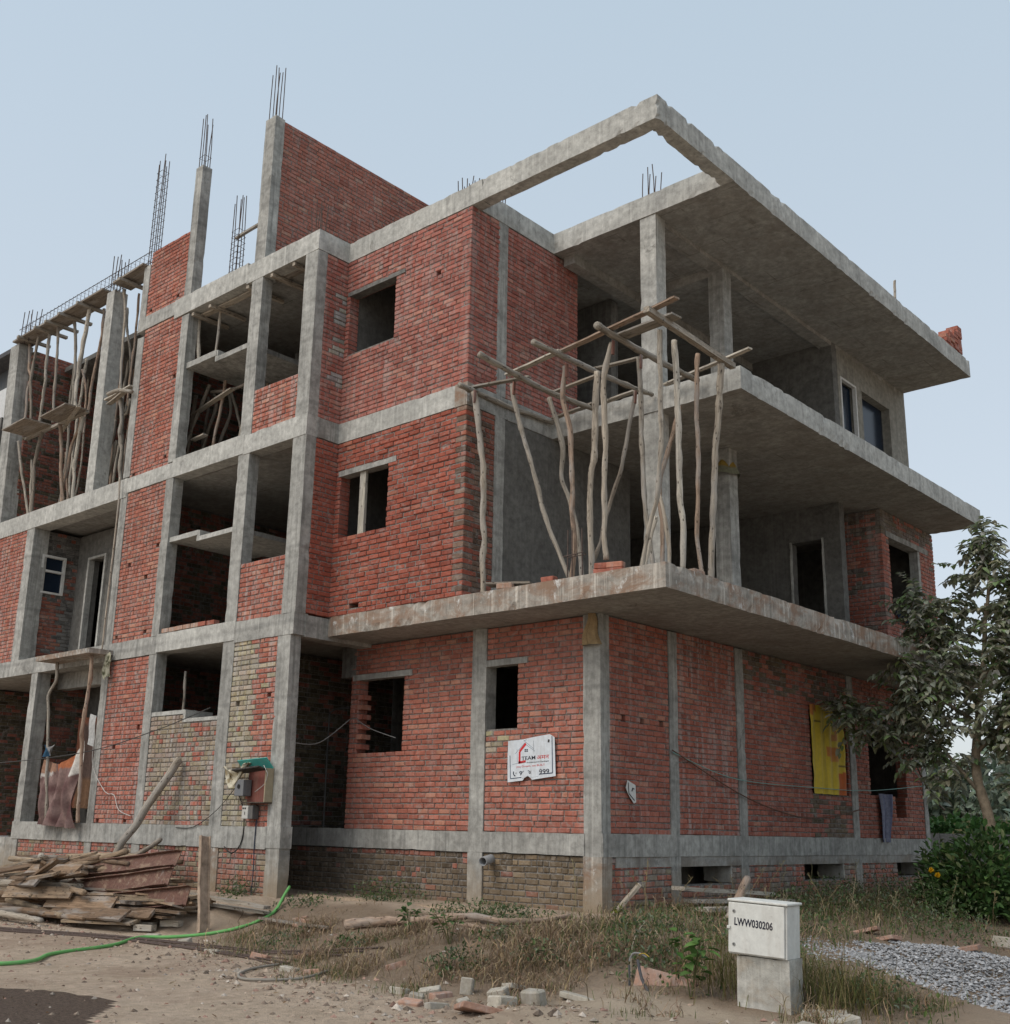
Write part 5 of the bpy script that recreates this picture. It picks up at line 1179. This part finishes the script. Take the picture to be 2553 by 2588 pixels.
# ------------------------------------------------------------ apron kerb, fallen branch, planks by the side wall
kb = thing('brick_kerb', 'low cement-topped brick kerb along the apron before the front wall', 'kerb')
b = MB(); vs = []; N = 46
for i in range(N+1):
    x = -5.2+5.5*i/N; y = -1.08+.05*noise.noise((x, 0, 0)); w = .16+.05*noise.noise((x*2, 3, 0)); z = .075+.02*noise.noise((x*1.5, 7, 0))-.05*math.exp(-((x+2.6)/.35)**2)
    vs += [(x, y-w/2, z-.045), (x, y-w/2+.01, z), (x, y+w/2-.01, z+.008), (x, y+w/2, z-.045)]
b.add(vs, [(i*4+k, (i+1)*4+k, (i+1)*4+k+1, i*4+k+1) for i in range(N) for k in range(3)], (.33, .25, .18, 0)); b.build('cement_top', 'stone', kb)
for r_ in range(3):
    x = -4.45+(r_ % 2)*.1
    while x < -2.75:
        L = rng.choice((.105, .105, .215)); bb = MB(); bb.box(x, x+L-.015, -1.165+rng.uniform(-.012, .012), -1.03, -.22+r_*.088, -.145+r_*.088, tuple([*(rng.uniform(.6, 1.2)*q for q in (.12, .095, .065)), .2])); bb.build('brick', 'brick', kb); x += L
BRN = [(-2.05,-2.45),(-1.57,-2.3),(-.86,-2.3),(-.36,-2.08),(.18,-2.1),(.42,-1.75),(.5,-1.3)]
prop('fallen_branch', [(x, y, G(x, y)+.06) for x, y in BRN], .06, 'bare fallen branch lying along the top of the dry bank', 'branch', None, 2, .3, .6)
prop('fallen_branch', [(-.55,-2.25,G(-.55,-2.25)+.02),(-.1,-2.3,G(-.1,-2.3)+.02),(.3,-2.35,G(.3,-2.35)+.0)], .03, 'thin side branch under the fallen branch', 'branch', None, 2, .3, .5)
board('plank', (.22,-.06,.05), (.42,.22,.42), .09, .04, 'short plank leaning against the side wall near the corner', 'plank', None, 0)
for k, (a, c) in enumerate((((.55,.9,.36),(.75,2.9,.25)),((.6,1.1,.2),(.95,3.1,.16)),((.9,.9,.12),(1.2,2.4,.12)))):
    board('plank', a, c, .22, .05, ('top', 'middle', 'lowest')[k]+' of three pale boards stacked below the first plinth vent', 'plank', None, 3)
prop('log', [(1.5,.5,.05),(1.35,1.1,.35),(1.3,1.35,.5)], .055, 'brown broken log end slanting up before the first plinth vent', 'log', None, 2)
board('plank', (-3.9,-2.35,G(-3.9,-2.35)+.06), (-2.3,-2.55,G(-2.3,-2.55)+.05), .07, .03, 'dark batten lying at the edge of the mound', 'plank', None, 4)

# ------------------------------------------------------------ electric cabinet on its pedestal
cx, cy = 3.98, -3.02; cz = -.36; an = R(4)
ped = cbox('pedestal', -.235, .235, -.13, .13, -.12, .43, 'conc_block', None, amp=.004, chip=.01, step=.06)
ped.location = (cx, cy, cz); ped.rotation_euler = (0, R(.6), an+R(-35)*0); tag(ped, 'concrete pedestal block under the white electric cabinet', 'pedestal')
cab = thing('electric_cabinet', 'white metal electric cabinet with hand-painted number on a concrete block', 'cabinet', None, (cx-.03, cy-.01, cz+.435)); cab.rotation_euler = (0, R(2.2), an)
WH = (.60, .60, .565)
def cpart(name, x0, x1, y0, y1, z0, z1, c=WH, bev=.006):
    b = MB(); b.box(x0, x1, y0, y1, z0, z1, (*c, 0)); o = b.build(name, 'plain', cab)
    if bev: md = o.modifiers.new('bevel', 'BEVEL'); md.width = bev; md.segments = 2
    return o
cpart('body', -.26, .26, -.14, .12, 0, .42); cpart('lid', -.265, .275, -.165, .135, .423, .443); cpart('door', -.258, .245, -.160, -.144, .012, .415)
for z in (.08, .345):
    b = MB(); b.tube([(-.205, -.160, z), (-.205, -.168, z)], .013, (.22, .22, .21, 0), 14); b.build('lock', 'plain', cab); b = MB(); b.tube([(-.205, -.167, z), (-.205, -.170, z)], .005, (.02, .02, .02, 0), 10); b.build('keyhole', 'plain', cab)
cpart('handle', -.265, -.235, -.175, -.158, .2, .225)
t, w = text_mesh(cab, 'painted_number', 'LWW030206', .085, (-.205, -.1615, .235), (R(90), R(2), 0), (.012, .014, .03), 1., .002)
t.scale = (.345/max(w, .01), 1, 1)
# cable stub
st = thing('cable_stub', 'black pipe stub with loose yellow and grey cable ends in the grass', 'cable', None, (2.72, -3.25, G(2.72, -3.25)-.02)); st.scale = (.8, .8, .8)
b = MB(); b.tube([(0, 0, -.05), (0, 0, .24)], .013, (.07, .075, .08, 0), 8); b.build('pipe', 'plain', st)
b = MB(); b.tube([(0, 0, .28), (.03, .02, .36), (.12, .03, .37), (.22, .02, .34)], .010, (.22, .22, .22, 0), 6, .03); b.build('grey_cable', 'plain', st)
b = MB(); b.tube([(.12, .02, .36), (.2, .0, .38), (.28, -.02, .35)], .005, (.40, .27, .04, 0), 6, .03); b.build('yellow_cable', 'plain', st)
b = MB(); b.tube([(.1, .02, .30), (.2, -.05, .12), (.35, -.1, -.05)], .018, (.06, .06, .065, 0), 8, .05); b.build('black_cable', 'plain', st)
cord('cable', [(2.70,-3.2,G(2.7,-3.2)+.05),(2.5,-2.9,.0),(2.35,-2.6,.12),(2.3,-2.4,.2)], .004, (.35,.30,.22), 'thin dry stalk arching left of the cable stub', 'stalk')

# ------------------------------------------------------------ vegetation
def leaf(b, p, d, n, L, W, c, fold=.25, cup=0.):
    """a leaf: 6 verts, folded on its midrib"""
    d = d.normalized(); s = d.cross(n)
    if s.length < .01: s = Vector((1, 0, 0))
    s.normalize(); n = s.cross(d)
    dr = Vector((0, 0, -1))*cup*L
    b.add([p, p+d*L*.35+s*W*.5+n*W*fold, p+d*L*.72+s*W*.38+n*W*fold*.8+dr*.4, p+d*L+dr, p+d*L*.72-s*W*.38+n*W*fold*.8+dr*.4, p+d*L*.35-s*W*.5+n*W*fold, p+d*L*.5+dr*.25],
          [(0, 1, 6), (1, 2, 6), (2, 3, 6), (3, 4, 6), (4, 5, 6), (5, 0, 6)], (*c, 0))
rv = lambda: Vector((rng.gauss(0, 1), rng.gauss(0, 1), rng.gauss(0, 1))).normalized()
def vary(c, a=.25):
    s = rng.uniform(1-a, 1+a); return (c[0]*s*rng.uniform(.92, 1.08), c[1]*s, c[2]*s*rng.uniform(.85, 1.15))

# grass blades and dry weeds on the bank
def blade(b, x, y, h, w, c, lean, z=None):
    a = rng.random()*6.283; z = G(x, y)-.01 if z is None else z
    px, py = math.cos(a), math.sin(a); l = lean*h; sx, sy = -py*w/2, px*w/2
    k1, k2 = .35, 1.0
    b.add([(x-sx, y-sy, z), (x+sx, y+sy, z), (x+px*l*k1+sx*.7, y+py*l*k1+sy*.7, z+h*.6), (x+px*l*k1-sx*.7, y+py*l*k1-sy*.7, z+h*.6), (x+px*l*k2, y+py*l*k2, z+h*(1-.35*min(lean, 1)))], [(0, 1, 2, 3), (3, 2, 4)], (*c, 0))
DRY = [(.29, .215, .135), (.23, .165, .105), (.37, .285, .185), (.18, .13, .085), (.27, .185, .125)]; GRN = [(.085, .125, .035), (.11, .145, .045), (.135, .145, .055), (.07, .10, .03)]
def curl(b, x, y, h, c):
    z = G(x, y)-.01; a = rng.random()*6.283; p = Vector((x, y, z)); d = Vector((math.cos(a)*.5, math.sin(a)*.5, 1)).normalized(); w = rng.uniform(.0025, .005); n = 5; vs = []
    s = Vector((-math.sin(a), math.cos(a), 0))
    for k in range(n+1):
        vs += [p-s*w, p+s*w]; p = p+d*(h/n); d = (d+rv()*.55+Vector((0, 0, -.10*k))).normalized()
    b.add(vs, [(2*k, 2*k+1, 2*k+3, 2*k+2) for k in range(n)], (*c, 0))
bd = MB(); bg = MB()
def patch(x, y): return noise.noise((x*.55+3, y*.55, 2))
n = 0
while n < 15000:
    x = rng.uniform(-4.3, 5.0); y = rng.uniform(-4.9, -1.2); toe = -3.3-1.3*ss(-5, 1, x)
    d = y-toe
    if d < -.25+.3*noise.noise((x*2, y*2, 0)): continue
    dens = min(1, .12+1.1*ss(-.1, .8, d))*(1-.93*ss(-2.35, -2.05, y)*(x < .6))*(ss(-4.3, -2.2, x)*.75+.25)
    if 3.6 < x < 4.4 and -3.4 < y < -2.85: continue
    if x > 2.4 and y < -3.35: dens *= .06 if noise.noise((x*1.5, y*1.5, 44)) < .25 else .4
    dens *= .06+.94*ss(-.12, .25, noise.noise((x*1.3, y*1.3, 9)))
    if rng.random() > dens: continue
    n += 1
    green = patch(x, y)+.25*noise.noise((x*3, y*3, 5))
    hs = (1-.62*ss(-2.6, -2.0, y)*(x < .8))*(.55+.75*max(0, .5+noise.noise((x*1.7, y*1.7, 31))))
    gp = .62 if (d < .45 or (x < -1.5 and d < .9)) else (.08+.6*max(0, green)+.25*ss(1.5, 3, x)); 
    if y > -1.9 and x > -1.6: gp = .75
    if rng.random() < gp: blade(bg, x, y, rng.uniform(.04, .12)*hs, rng.uniform(.004, .008), vary(rng.choice(GRN)), rng.uniform(.2, .9))
    elif rng.random() < .6: curl(bd, x, y, rng.uniform(.10, .26)*hs, vary(rng.choice(DRY)))
    else: blade(bd, x, y, rng.uniform(.06, .17)*hs, rng.uniform(.003, .007), vary(rng.choice(DRY)), rng.uniform(.4, 1.3))
# thicker, taller weeds along the side wall and behind the cabinet
n = 0
while n < 10000:
    x = rng.uniform(.25, 5.2); y = rng.uniform(-2.6, 9.5)
    if x > 3.2 and -1.3 < y < 2.2+.4*(x-4): continue
    dens = (1-ss(1.2, 3.4, x)*.78)*(.35+.65*ss(-.4, .3, noise.noise((x*.9+5, y*.9, 9))))
    if x < 1.6 and y < .6: dens *= .5
    if rng.random() > dens: continue
    n += 1; h = rng.uniform(.07, .24)*(1+.4*ss(1, 5, y)*ss(2.6, .3, x))
    if rng.random() < .5: curl(bd, x, y, h*1.2, vary(rng.choice(DRY)))
    else: blade(bg, x, y, h, rng.uniform(.006, .012), vary(rng.choice(GRN)), rng.uniform(.2, .9))
for k in range(60):     # seed stalks
    x = rng.uniform(.6, 4.8); y = rng.uniform(-2.4, 5); 
    if x > 3.3 and -1.2 < y < 2: continue
    z = G(x, y); h = rng.uniform(.35, .75); a = rng.gauss(0, .12); c = vary((.24, .20, .12))
    bd.tube([(x, y, z), (x+a*.4, y, z+h*.6), (x+a, y+a*.5, z+h)], .003, (*c, 0), 4)
    for j in range(8):
        p = Vector((x+a*(.6+.05*j), y+a*.3, z+h*(.7+.04*j))); leaf(bd, p, rv()+Vector((0, 0, .8)), rv(), .05, .008, c)
# grass tussocks round the cabinet
for k in range(900):
    x = rng.gauss(4.35, .22) if k % 2 else rng.gauss(3.55, .25); y = rng.gauss(-2.55, .28); blade(bg if k % 3 else bd, x, y, rng.uniform(.2, .55), rng.uniform(.005, .010), vary(rng.choice(((.13, .125, .045), (.10, .10, .035), (.20, .155, .075)))), rng.uniform(.3, 1.0))
for k in range(1500):     # fallen leaves and straw on the dirt
    x = rng.uniform(-6, 4); y = rng.uniform(-8.5, -3.2); toe = -3.3-1.3*ss(-5, 1, x)
    if rng.random() > .25+.75*math.exp(-((y-toe)/.8)**2): continue
    leaf(bd, Vector((x, y, G(x, y)+.008)), Vector((rng.gauss(0, 1), rng.gauss(0, 1), .15)), Vector((0, 0, 1))+rv()*.4, rng.uniform(.02, .07), rng.uniform(.006, .03), vary(rng.choice(((.17, .10, .06), (.10, .065, .045), (.26, .19, .12)))))
o = bd.build('dry_weeds', 'grass'); o['kind'] = 'stuff'; o['label'] = 'tangled dry brown weeds covering the bank'
o = bg.build('green_grass', 'grass'); o['kind'] = 'stuff'; o['label'] = 'short green grass along the bank and the side wall'
b = MB()            # creeping leafy weeds against walls
for cx_, cy_, r_, h_, m_ in ((-3.6,-.35,.75,.30,520),(-3.1,-.9,.4,.12,150),(-.9,-1.45,.7,.18,420),(-.2,-1.5,.6,.16,300),(-5.3,-1.75,.35,.28,260),(1.4,3.2,.8,.5,700),(1.0,4.6,.7,.45,600),(1.6,2.0,.7,.35,420),(.9,6.5,.8,.5,600),(2.4,.6,.7,.3,320),(2.9,3.6,.9,.5,500),(-3.9,-1.6,.5,.12,200),(.9,-3.6,.35,.22,260),(1.6,-3.2,.4,.2,240),(2.2,-2.3,.5,.3,320),(3.2,-1.7,.7,.3,320),(2.6,-2.9,.5,.35,380),(4.6,-2.3,.5,.35,300),(1.9,-1.2,.8,.3,420),(3.4,2.6,.8,.4,420),(2.2,4.2,.9,.5,600),(.6,-2.6,.4,.15,160),(-1.2,-3.1,.4,.15,160),(-2.6,-3.0,.5,.12,200)):
    for k in range(m_):
        x = rng.gauss(cx_, r_*.5); y = rng.gauss(cy_, r_*.35)
        if x < .05 and y > -.06: continue
        z = G(x, y)+rng.random()**1.3*h_*math.exp(-((x-cx_)**2+(y-cy_)**2)/(r_*r_)); leaf(b, Vector((x, y, z)), rv()+Vector((0, 0, .3)), Vector((0, 0, 1))+rv()*.5, rng.uniform(.03, .07), rng.uniform(.015, .032), vary(rng.choice(((.06, .10, .035), (.085, .125, .045), (.11, .135, .07), (.14, .16, .10)))))
o = b.build('ground_weeds', 'leaf'); o['kind'] = 'stuff'; o['label'] = 'low leafy weeds growing at the foot of the walls'

# young leafy plants
def plant(x, y, h, nl, ls, label, cats='plant', c=((.06, .13, .03), (.09, .17, .045)), spread=.22, name='young_plant'):
    t = thing(name, label, cats, None, (x, y, G(x, y)))
    st = MB(); lf = MB(); 
    for s_ in range(3):
        a = rng.random()*6.28; tip = Vector((math.cos(a)*spread*rng.uniform(.3, .8), math.sin(a)*spread*rng.uniform(.3, .8), h*rng.uniform(.7, 1)))
        pts = [Vector((0, 0, -.02)), tip*.5+Vector((0, 0, .04)), tip]; st.tube(pts, .006, (.12, .12, .05, 0), 5)
        for k in range(nl//3):
            f = rng.uniform(.3, 1); p = pts[1].lerp(tip, (f-.5)*2) if f > .5 else pts[0].lerp(pts[1], f*2); d = rv(); d.z = abs(d.z)*.4-.15; q = p+d.normalized()*.04
            leaf(lf, q, d, Vector((0, 0, 1))+rv()*.35, ls*rng.uniform(.7, 1.2), ls*.62*rng.uniform(.8, 1.1), vary(rng.choice(c)), .12, .2)
    st.build('stem', 'leaf', t); lf.build('leaves', 'leaf', t)
plant(3.32, -3.2, .62, 48, .13, 'bright green sapling with round leaves left of the white cabinet')
plant(-.77, -2.62, .30, 30, .10, 'left of two leafy plants growing through the fallen branch', c=((.05, .10, .035), (.08, .13, .05)))
plant(.11, -2.86, .34, 28, .10, 'right of two leafy plants growing below the fallen branch', c=((.06, .11, .04), (.09, .14, .05)))
plant(1.05, -1.15, .24, 20, .07, 'small yellowish plant at the corner of the building', c=((.16, .17, .03), (.10, .13, .04)))
# tree
tr = thing('tree', 'slim dusty-leaved tree standing in front of the right end of the building', 'tree', None, (2.43, 6.95, G(2.35, 6.95)-.12))
tk = MB(); z0 = G(2.35, 6.95)
tk.tube([(.07, .05, -.2), (.06, .05, .9), (.0, .03, 1.6), (-.06, .0, 2.2), (-.02, .0, 2.9), (.10, .05, 3.8), (.25, .1, 5.0)], .11, n=10, res=.15, rough=.1, taper=.75)
limbs = [[(-.03, .02, 1.85), (-.35, -.1, 2.35), (-.75, -.2, 2.9), (-1.2, -.3, 3.3)], [(-.03, 0, 2.6), (.35, .1, 3.0), (.85, .1, 3.4)], [(.05, 0, 3.3), (-.3, .1, 4.0), (-.5, .1, 4.8)], [(-.75, -.2, 2.9), (-1.4, -.5, 3.0), (-2.0, -.7, 3.25)],
         [(.1, 0, 3.7), (.6, 0, 4.3), (.9, .1, 5.2)], [(-.1, 0, 3.1), (-.5, -.5, 3.5), (-.9, -.8, 4.1)], [(.35, .1, 3.0), (.7, -.4, 2.9), (1.2, -.6, 3.0)], [(.25, .1, 4.8), (.35, .1, 5.6), (.3, .1, 6.1)], [(-.3, .1, 4.0), (-.9, .2, 4.6), (-1.1, .3, 5.3)], [(.2, 0, 2.8), (.9, .4, 2.6), (1.5, .6, 2.5)]]
for l in limbs: tk.tube(l, .038, n=6, res=.2, rough=.1, taper=.7)
tk.build('trunk', 'bark', tr, True)
cr = MB(); LC_ = ((.28, .295, .215), (.32, .33, .25), (.37, .37, .295), (.19, .215, .135), (.42, .415, .34), (.19, .265, .115))
clumps = []
for l in limbs:
    for t_ in (.45, .7, .9, 1.0):
        k = t_*(len(l)-1); i = min(int(k), len(l)-2); clumps.append((Vector(l[i]).lerp(Vector(l[i+1]), k-i), .34))
for q, r_ in (((-.4, -.3, 3.0), .4), ((-.9, -.2, 3.5), .4), ((.2, -.3, 3.4), .45), ((.7, -.1, 3.8), .45), ((-.2, 0, 4.4), .4), ((.5, 0, 4.8), .4), ((-1.9, -.7, 3.35), .28), ((-1.55, -.6, 3.1), .3), ((1.2, 0, 3.2), .4), ((1.0, .2, 4.3), .4), ((-.75, 0, 4.3), .32), ((-1.1, -.3, 2.7), .3), ((-.7, -.2, 2.5), .3), ((-.35, -.3, 2.2), .28), ((.9, 0, 2.3), .4), ((1.4, .1, 2.7), .4), ((.7, 0, 5.3), .3), ((1.5, .1, 3.9), .4), ((1.3, .1, 4.8), .35), ((-1.0, -.6, 3.3), .35), ((-.6, -.5, 3.7), .4), ((-.2, -.5, 3.9), .4), ((-.7, -.3, 3.1), .35), ((.4, -.4, 4.2), .4), ((-.55, .0, 5.0), .3), ((-.9, .1, 4.9), .25), ((.1, 0, 5.5), .3), ((.3, -.3, 2.9), .35), ((-.9, -.4, 2.5), .28), ((-1.3, -.5, 2.9), .28), ((-.5, -.4, 2.0), .22), ((.6, -.2, 2.0), .3), ((1.1, -.2, 2.0), .35), ((1.5, 0, 2.2), .35), ((.9, -.3, 3.3), .4), ((1.3, -.2, 3.6), .4), ((1.0, -.1, 5.6), .28), ((-.1, .1, 5.1), .3), ((.6, .3, 3.5), .45), ((.9, .4, 4.0), .45), ((.3, .4, 4.6), .45), ((.8, .4, 4.7), .45), ((.2, .3, 3.9), .4), ((1.3, .4, 4.3), .45), ((.5, .3, 3.0), .35), ((1.0, .3, 2.9), .4), ((-.3, .2, 3.5), .35), ((.5, .2, 5.2), .3), ((1.2, .3, 5.2), .3)): clumps.append((Vector(q), r_))
for q, r_ in clumps:
    for tw in range(int(15*r_/.34)):
        p = q+rv()*r_*rng.uniform(.2, 1.0); d = rv(); d.z = d.z*.5; d = (d+(p-q)*1.2).normalized()
        L = rng.uniform(.22, .42); cr.tube([p, p+d*L*.5, p+d*L+Vector((0, 0, -.08))], .004, (.12, .10, .07, 0), 3, caps=False)
        nl = rng.randint(7, 11)
        for k in range(nl):
            f = (k+.5)/nl; pp = p+d*L*f+Vector((0, 0, -.08*f*f)); sd_ = d.cross(Vector((0, 0, 1))).normalized()*(1 if k % 2 else -1)
            leaf(cr, pp, sd_+d*.7+Vector((0, 0, -.35))+rv()*.25, Vector((0, 0, 1))+rv()*.5, rng.uniform(.10, .175), rng.uniform(.056, .095), vary(rng.choice(LC_), .35), .18, .25)
cr.build('crown', 'leaf', tr)
# shrub under the tree
def bush(name, x, y, rx, rz, nl, ls, c, label, cat='bush', stems=True, gap=.0, squash=.8):
    t = thing(name, label, cat, None, (x, y, G(x, y)))
    st = MB(); lf = MB()
    for k in range(14):
        a = rng.random()*6.28; q = rng.uniform(.3, .9)
        st.tube([(0, 0, -.05), (math.cos(a)*rx*q*.5, math.sin(a)*rx*q*.5, rz*.5), (math.cos(a)*rx*q, math.sin(a)*rx*q, rz*rng.uniform(.6, 1))], .012, (.10, .09, .05, 0), 5, taper=.6)
    for k in range(nl):
        d = rv(); d.z = abs(d.z); rr = rng.random()**.4*(1+.25*noise.noise((d.x*2+x, d.y*2+y, d.z*3)))
        p = Vector((d.x*rx*rr, d.y*rx*rr, .05+d.z*rz*rr)); q = (d+rv()*.8+Vector((0, 0, .15)))
        leaf(lf, p, q, Vector((0, 0, 1))+d*.6+rv()*.4, ls*rng.uniform(.7, 1.25), ls*.42*rng.uniform(.8, 1.2), vary(rng.choice(c), .3), .15, .2)
    st.build('stems', 'leaf', t); lf.build('foliage', 'leaf', t); return t
GB_ = ((.05, .105, .028), (.07, .135, .038), (.09, .16, .05), (.04, .08, .028), (.12, .15, .06))
bush('shrub', 2.75, 5.6, .75, 1.25, 2400, .15, GB_, 'dense green shrub at the right edge in front of the tree trunk')
bush('shrub', 1.95, 6.2, .45, .95, 900, .13, GB_, 'smaller green shrub beside the far end of the side wall')
bush('shrub', 3.4, 6.6, .7, 1.3, 1500, .15, GB_, 'tall green shrub right of the tree trunk')
fl = thing('flower', 'yellow marigold flower on a stalk before the shrub', 'flower', None, (2.35, 4.75, G(2.35, 4.75)))
b = MB(); b.tube([(0, 0, 0), (.02, 0, .4), (0, -.02, .62)], .006, (.06, .10, .03, 0), 5); b.build('stem', 'leaf', fl)
for hx, hz in ((0, .64), (.09, .58)):
    b = MB()
    for k in range(40): leaf(b, Vector((hx, -.02, hz)), rv(), rv(), .045, .03, (.62, .36, .01)); 
    b.build('blossom', 'leaf', fl)
# boundary wall, creeper, far trees
bw = thing('boundary_wall', 'grey block boundary wall behind the tree', 'wall')
for k in range(16):
    for r_ in range(2):
        x = -4.0+k*.9+(r_ % 2)*.4; b = MB(); b.box(x, x+.885, 16, 16.2, -.35+r_*.76, .4+r_*.76, (.24, .235, .225, 0)); b.build('block', 'stone', bw)
b = MB()
for k in range(2600):
    x = rng.uniform(-4.5, 9); y = 16.3+abs(rng.gauss(0, .9)); z = 1.15+rng.random()*.35*(1+noise.noise((x, 0, 0))); leaf(b, Vector((x, y, z)), rv(), Vector((0, 0, 1))+rv()*.4, .18, .13, vary((.06, .13, .035)))
o = b.build('creeper', 'leaf'); o['kind'] = 'stuff'; o['label'] = 'green creeper spreading along the top of the boundary wall'
b = MB()
for k in range(9000):
    x = rng.uniform(-14, 9); y = rng.uniform(17.5, 27); z = .0+.35*(y-17.5)**.75*.55; h = rng.uniform(.3, .9); a = rng.gauss(0, .2); w = .03; c = vary(rng.choice(((.16, .15, .075), (.12, .13, .06), (.20, .17, .095))))
    b.add([(x-w, y, z), (x+w, y, z), (x+a, y, z+h)], [(0, 1, 2)], (*c, 0))
o = b.build('tall_grass', 'grass'); o['kind'] = 'stuff'; o['label'] = 'pale tall grass on the rise beyond the boundary wall'
b = MB(); vs = []; 
for j in range(9):
    for i in range(25): x = -30+i*3.0; y = 17+j*1.4; vs.append((x, y, -.5+(.5+.35*max(0, y-17.5)**.75*.55 if j else 0)))
b.add(vs, [(j*25+i, j*25+i+1, (j+1)*25+i+1, (j+1)*25+i) for j in range(8) for i in range(24)], (0, .7, 0, 1)); o = b.build('grassy_rise', 'ground', None, True); o['kind'] = 'structure'
FT = ((.13, .17, .125), (.16, .20, .15), (.19, .22, .175))  # leaf colours paled to stand in for distance haze
FTL = ['broad dusty tree left of the trunk, far beyond the boundary wall', 'far tree directly behind the slim trunk, beyond the boundary wall', 'far tree right of the slim trunk, beyond the boundary wall', 'low pale tree at the right picture edge beyond the boundary wall', 'dark far tree beside the far corner of the building']
for k, (x, y, rx, rz) in enumerate(((-9.5, 34, 2.4, 3.6), (-7.2, 36, 2.2, 4.2), (-4.8, 33, 2.2, 3.4), (-2.4, 30, 2.0, 3.2), (-11.5, 38, 2.4, 4.6))):
    t = thing('far_tree', FTL[k], 'tree', 'trees far beyond the boundary wall', (x, y, 0)); tb = MB(); tb.tube([(0, 0, -.5), (.1, 0, rz*.4), (0, 0, rz*.8)], .14, taper=.6); tb.build('trunk', 'bark', t)
    lf = MB()
    for q in range(1500):
        d = rv(); rr = rng.random()**.35*(1+.35*noise.noise((d.x*2.5+k*5, d.y*2.5, d.z*2.5))); p = Vector((d.x*rx*rr, d.y*rx*rr, rz*.62+d.z*rz*.5*rr)); leaf(lf, p, rv(), Vector((0, 0, 1))+rv(), .36, .24, vary(rng.choice(FT), .3))
    lf.build('crown', 'leaf', t)
cord('pole', [(1.75,10.95,-.1),(1.68,10.95,1.0),(1.6,10.95,2.75)], .03, (.20,.17,.12), 'thin bamboo post standing at the far end of the building', 'post')
# neighbouring house at the far left
nb = thing('neighbour_house', 'white neighbouring house with a dark tin roof at the left picture edge', 'house', None, (0, 0, 0))
b = MB(); b.box(-40, -24.6, 2.2, 12, -.4, 14.2, (.55, .56, .56, 0)); b.build('wall', 'plain', nb)
b = MB(); b.box(-40, -24.2, 2.0, 12.2, 15.2, 15.35, (.05, .05, .055, 0)); b.build('roof', 'plain', nb)
b = MB(); b.box(-40, -25.2, 2.6, 12, 14.2, 15.2, (.08, .09, .10, 0)); b.build('parapet_screen', 'plain', nb)
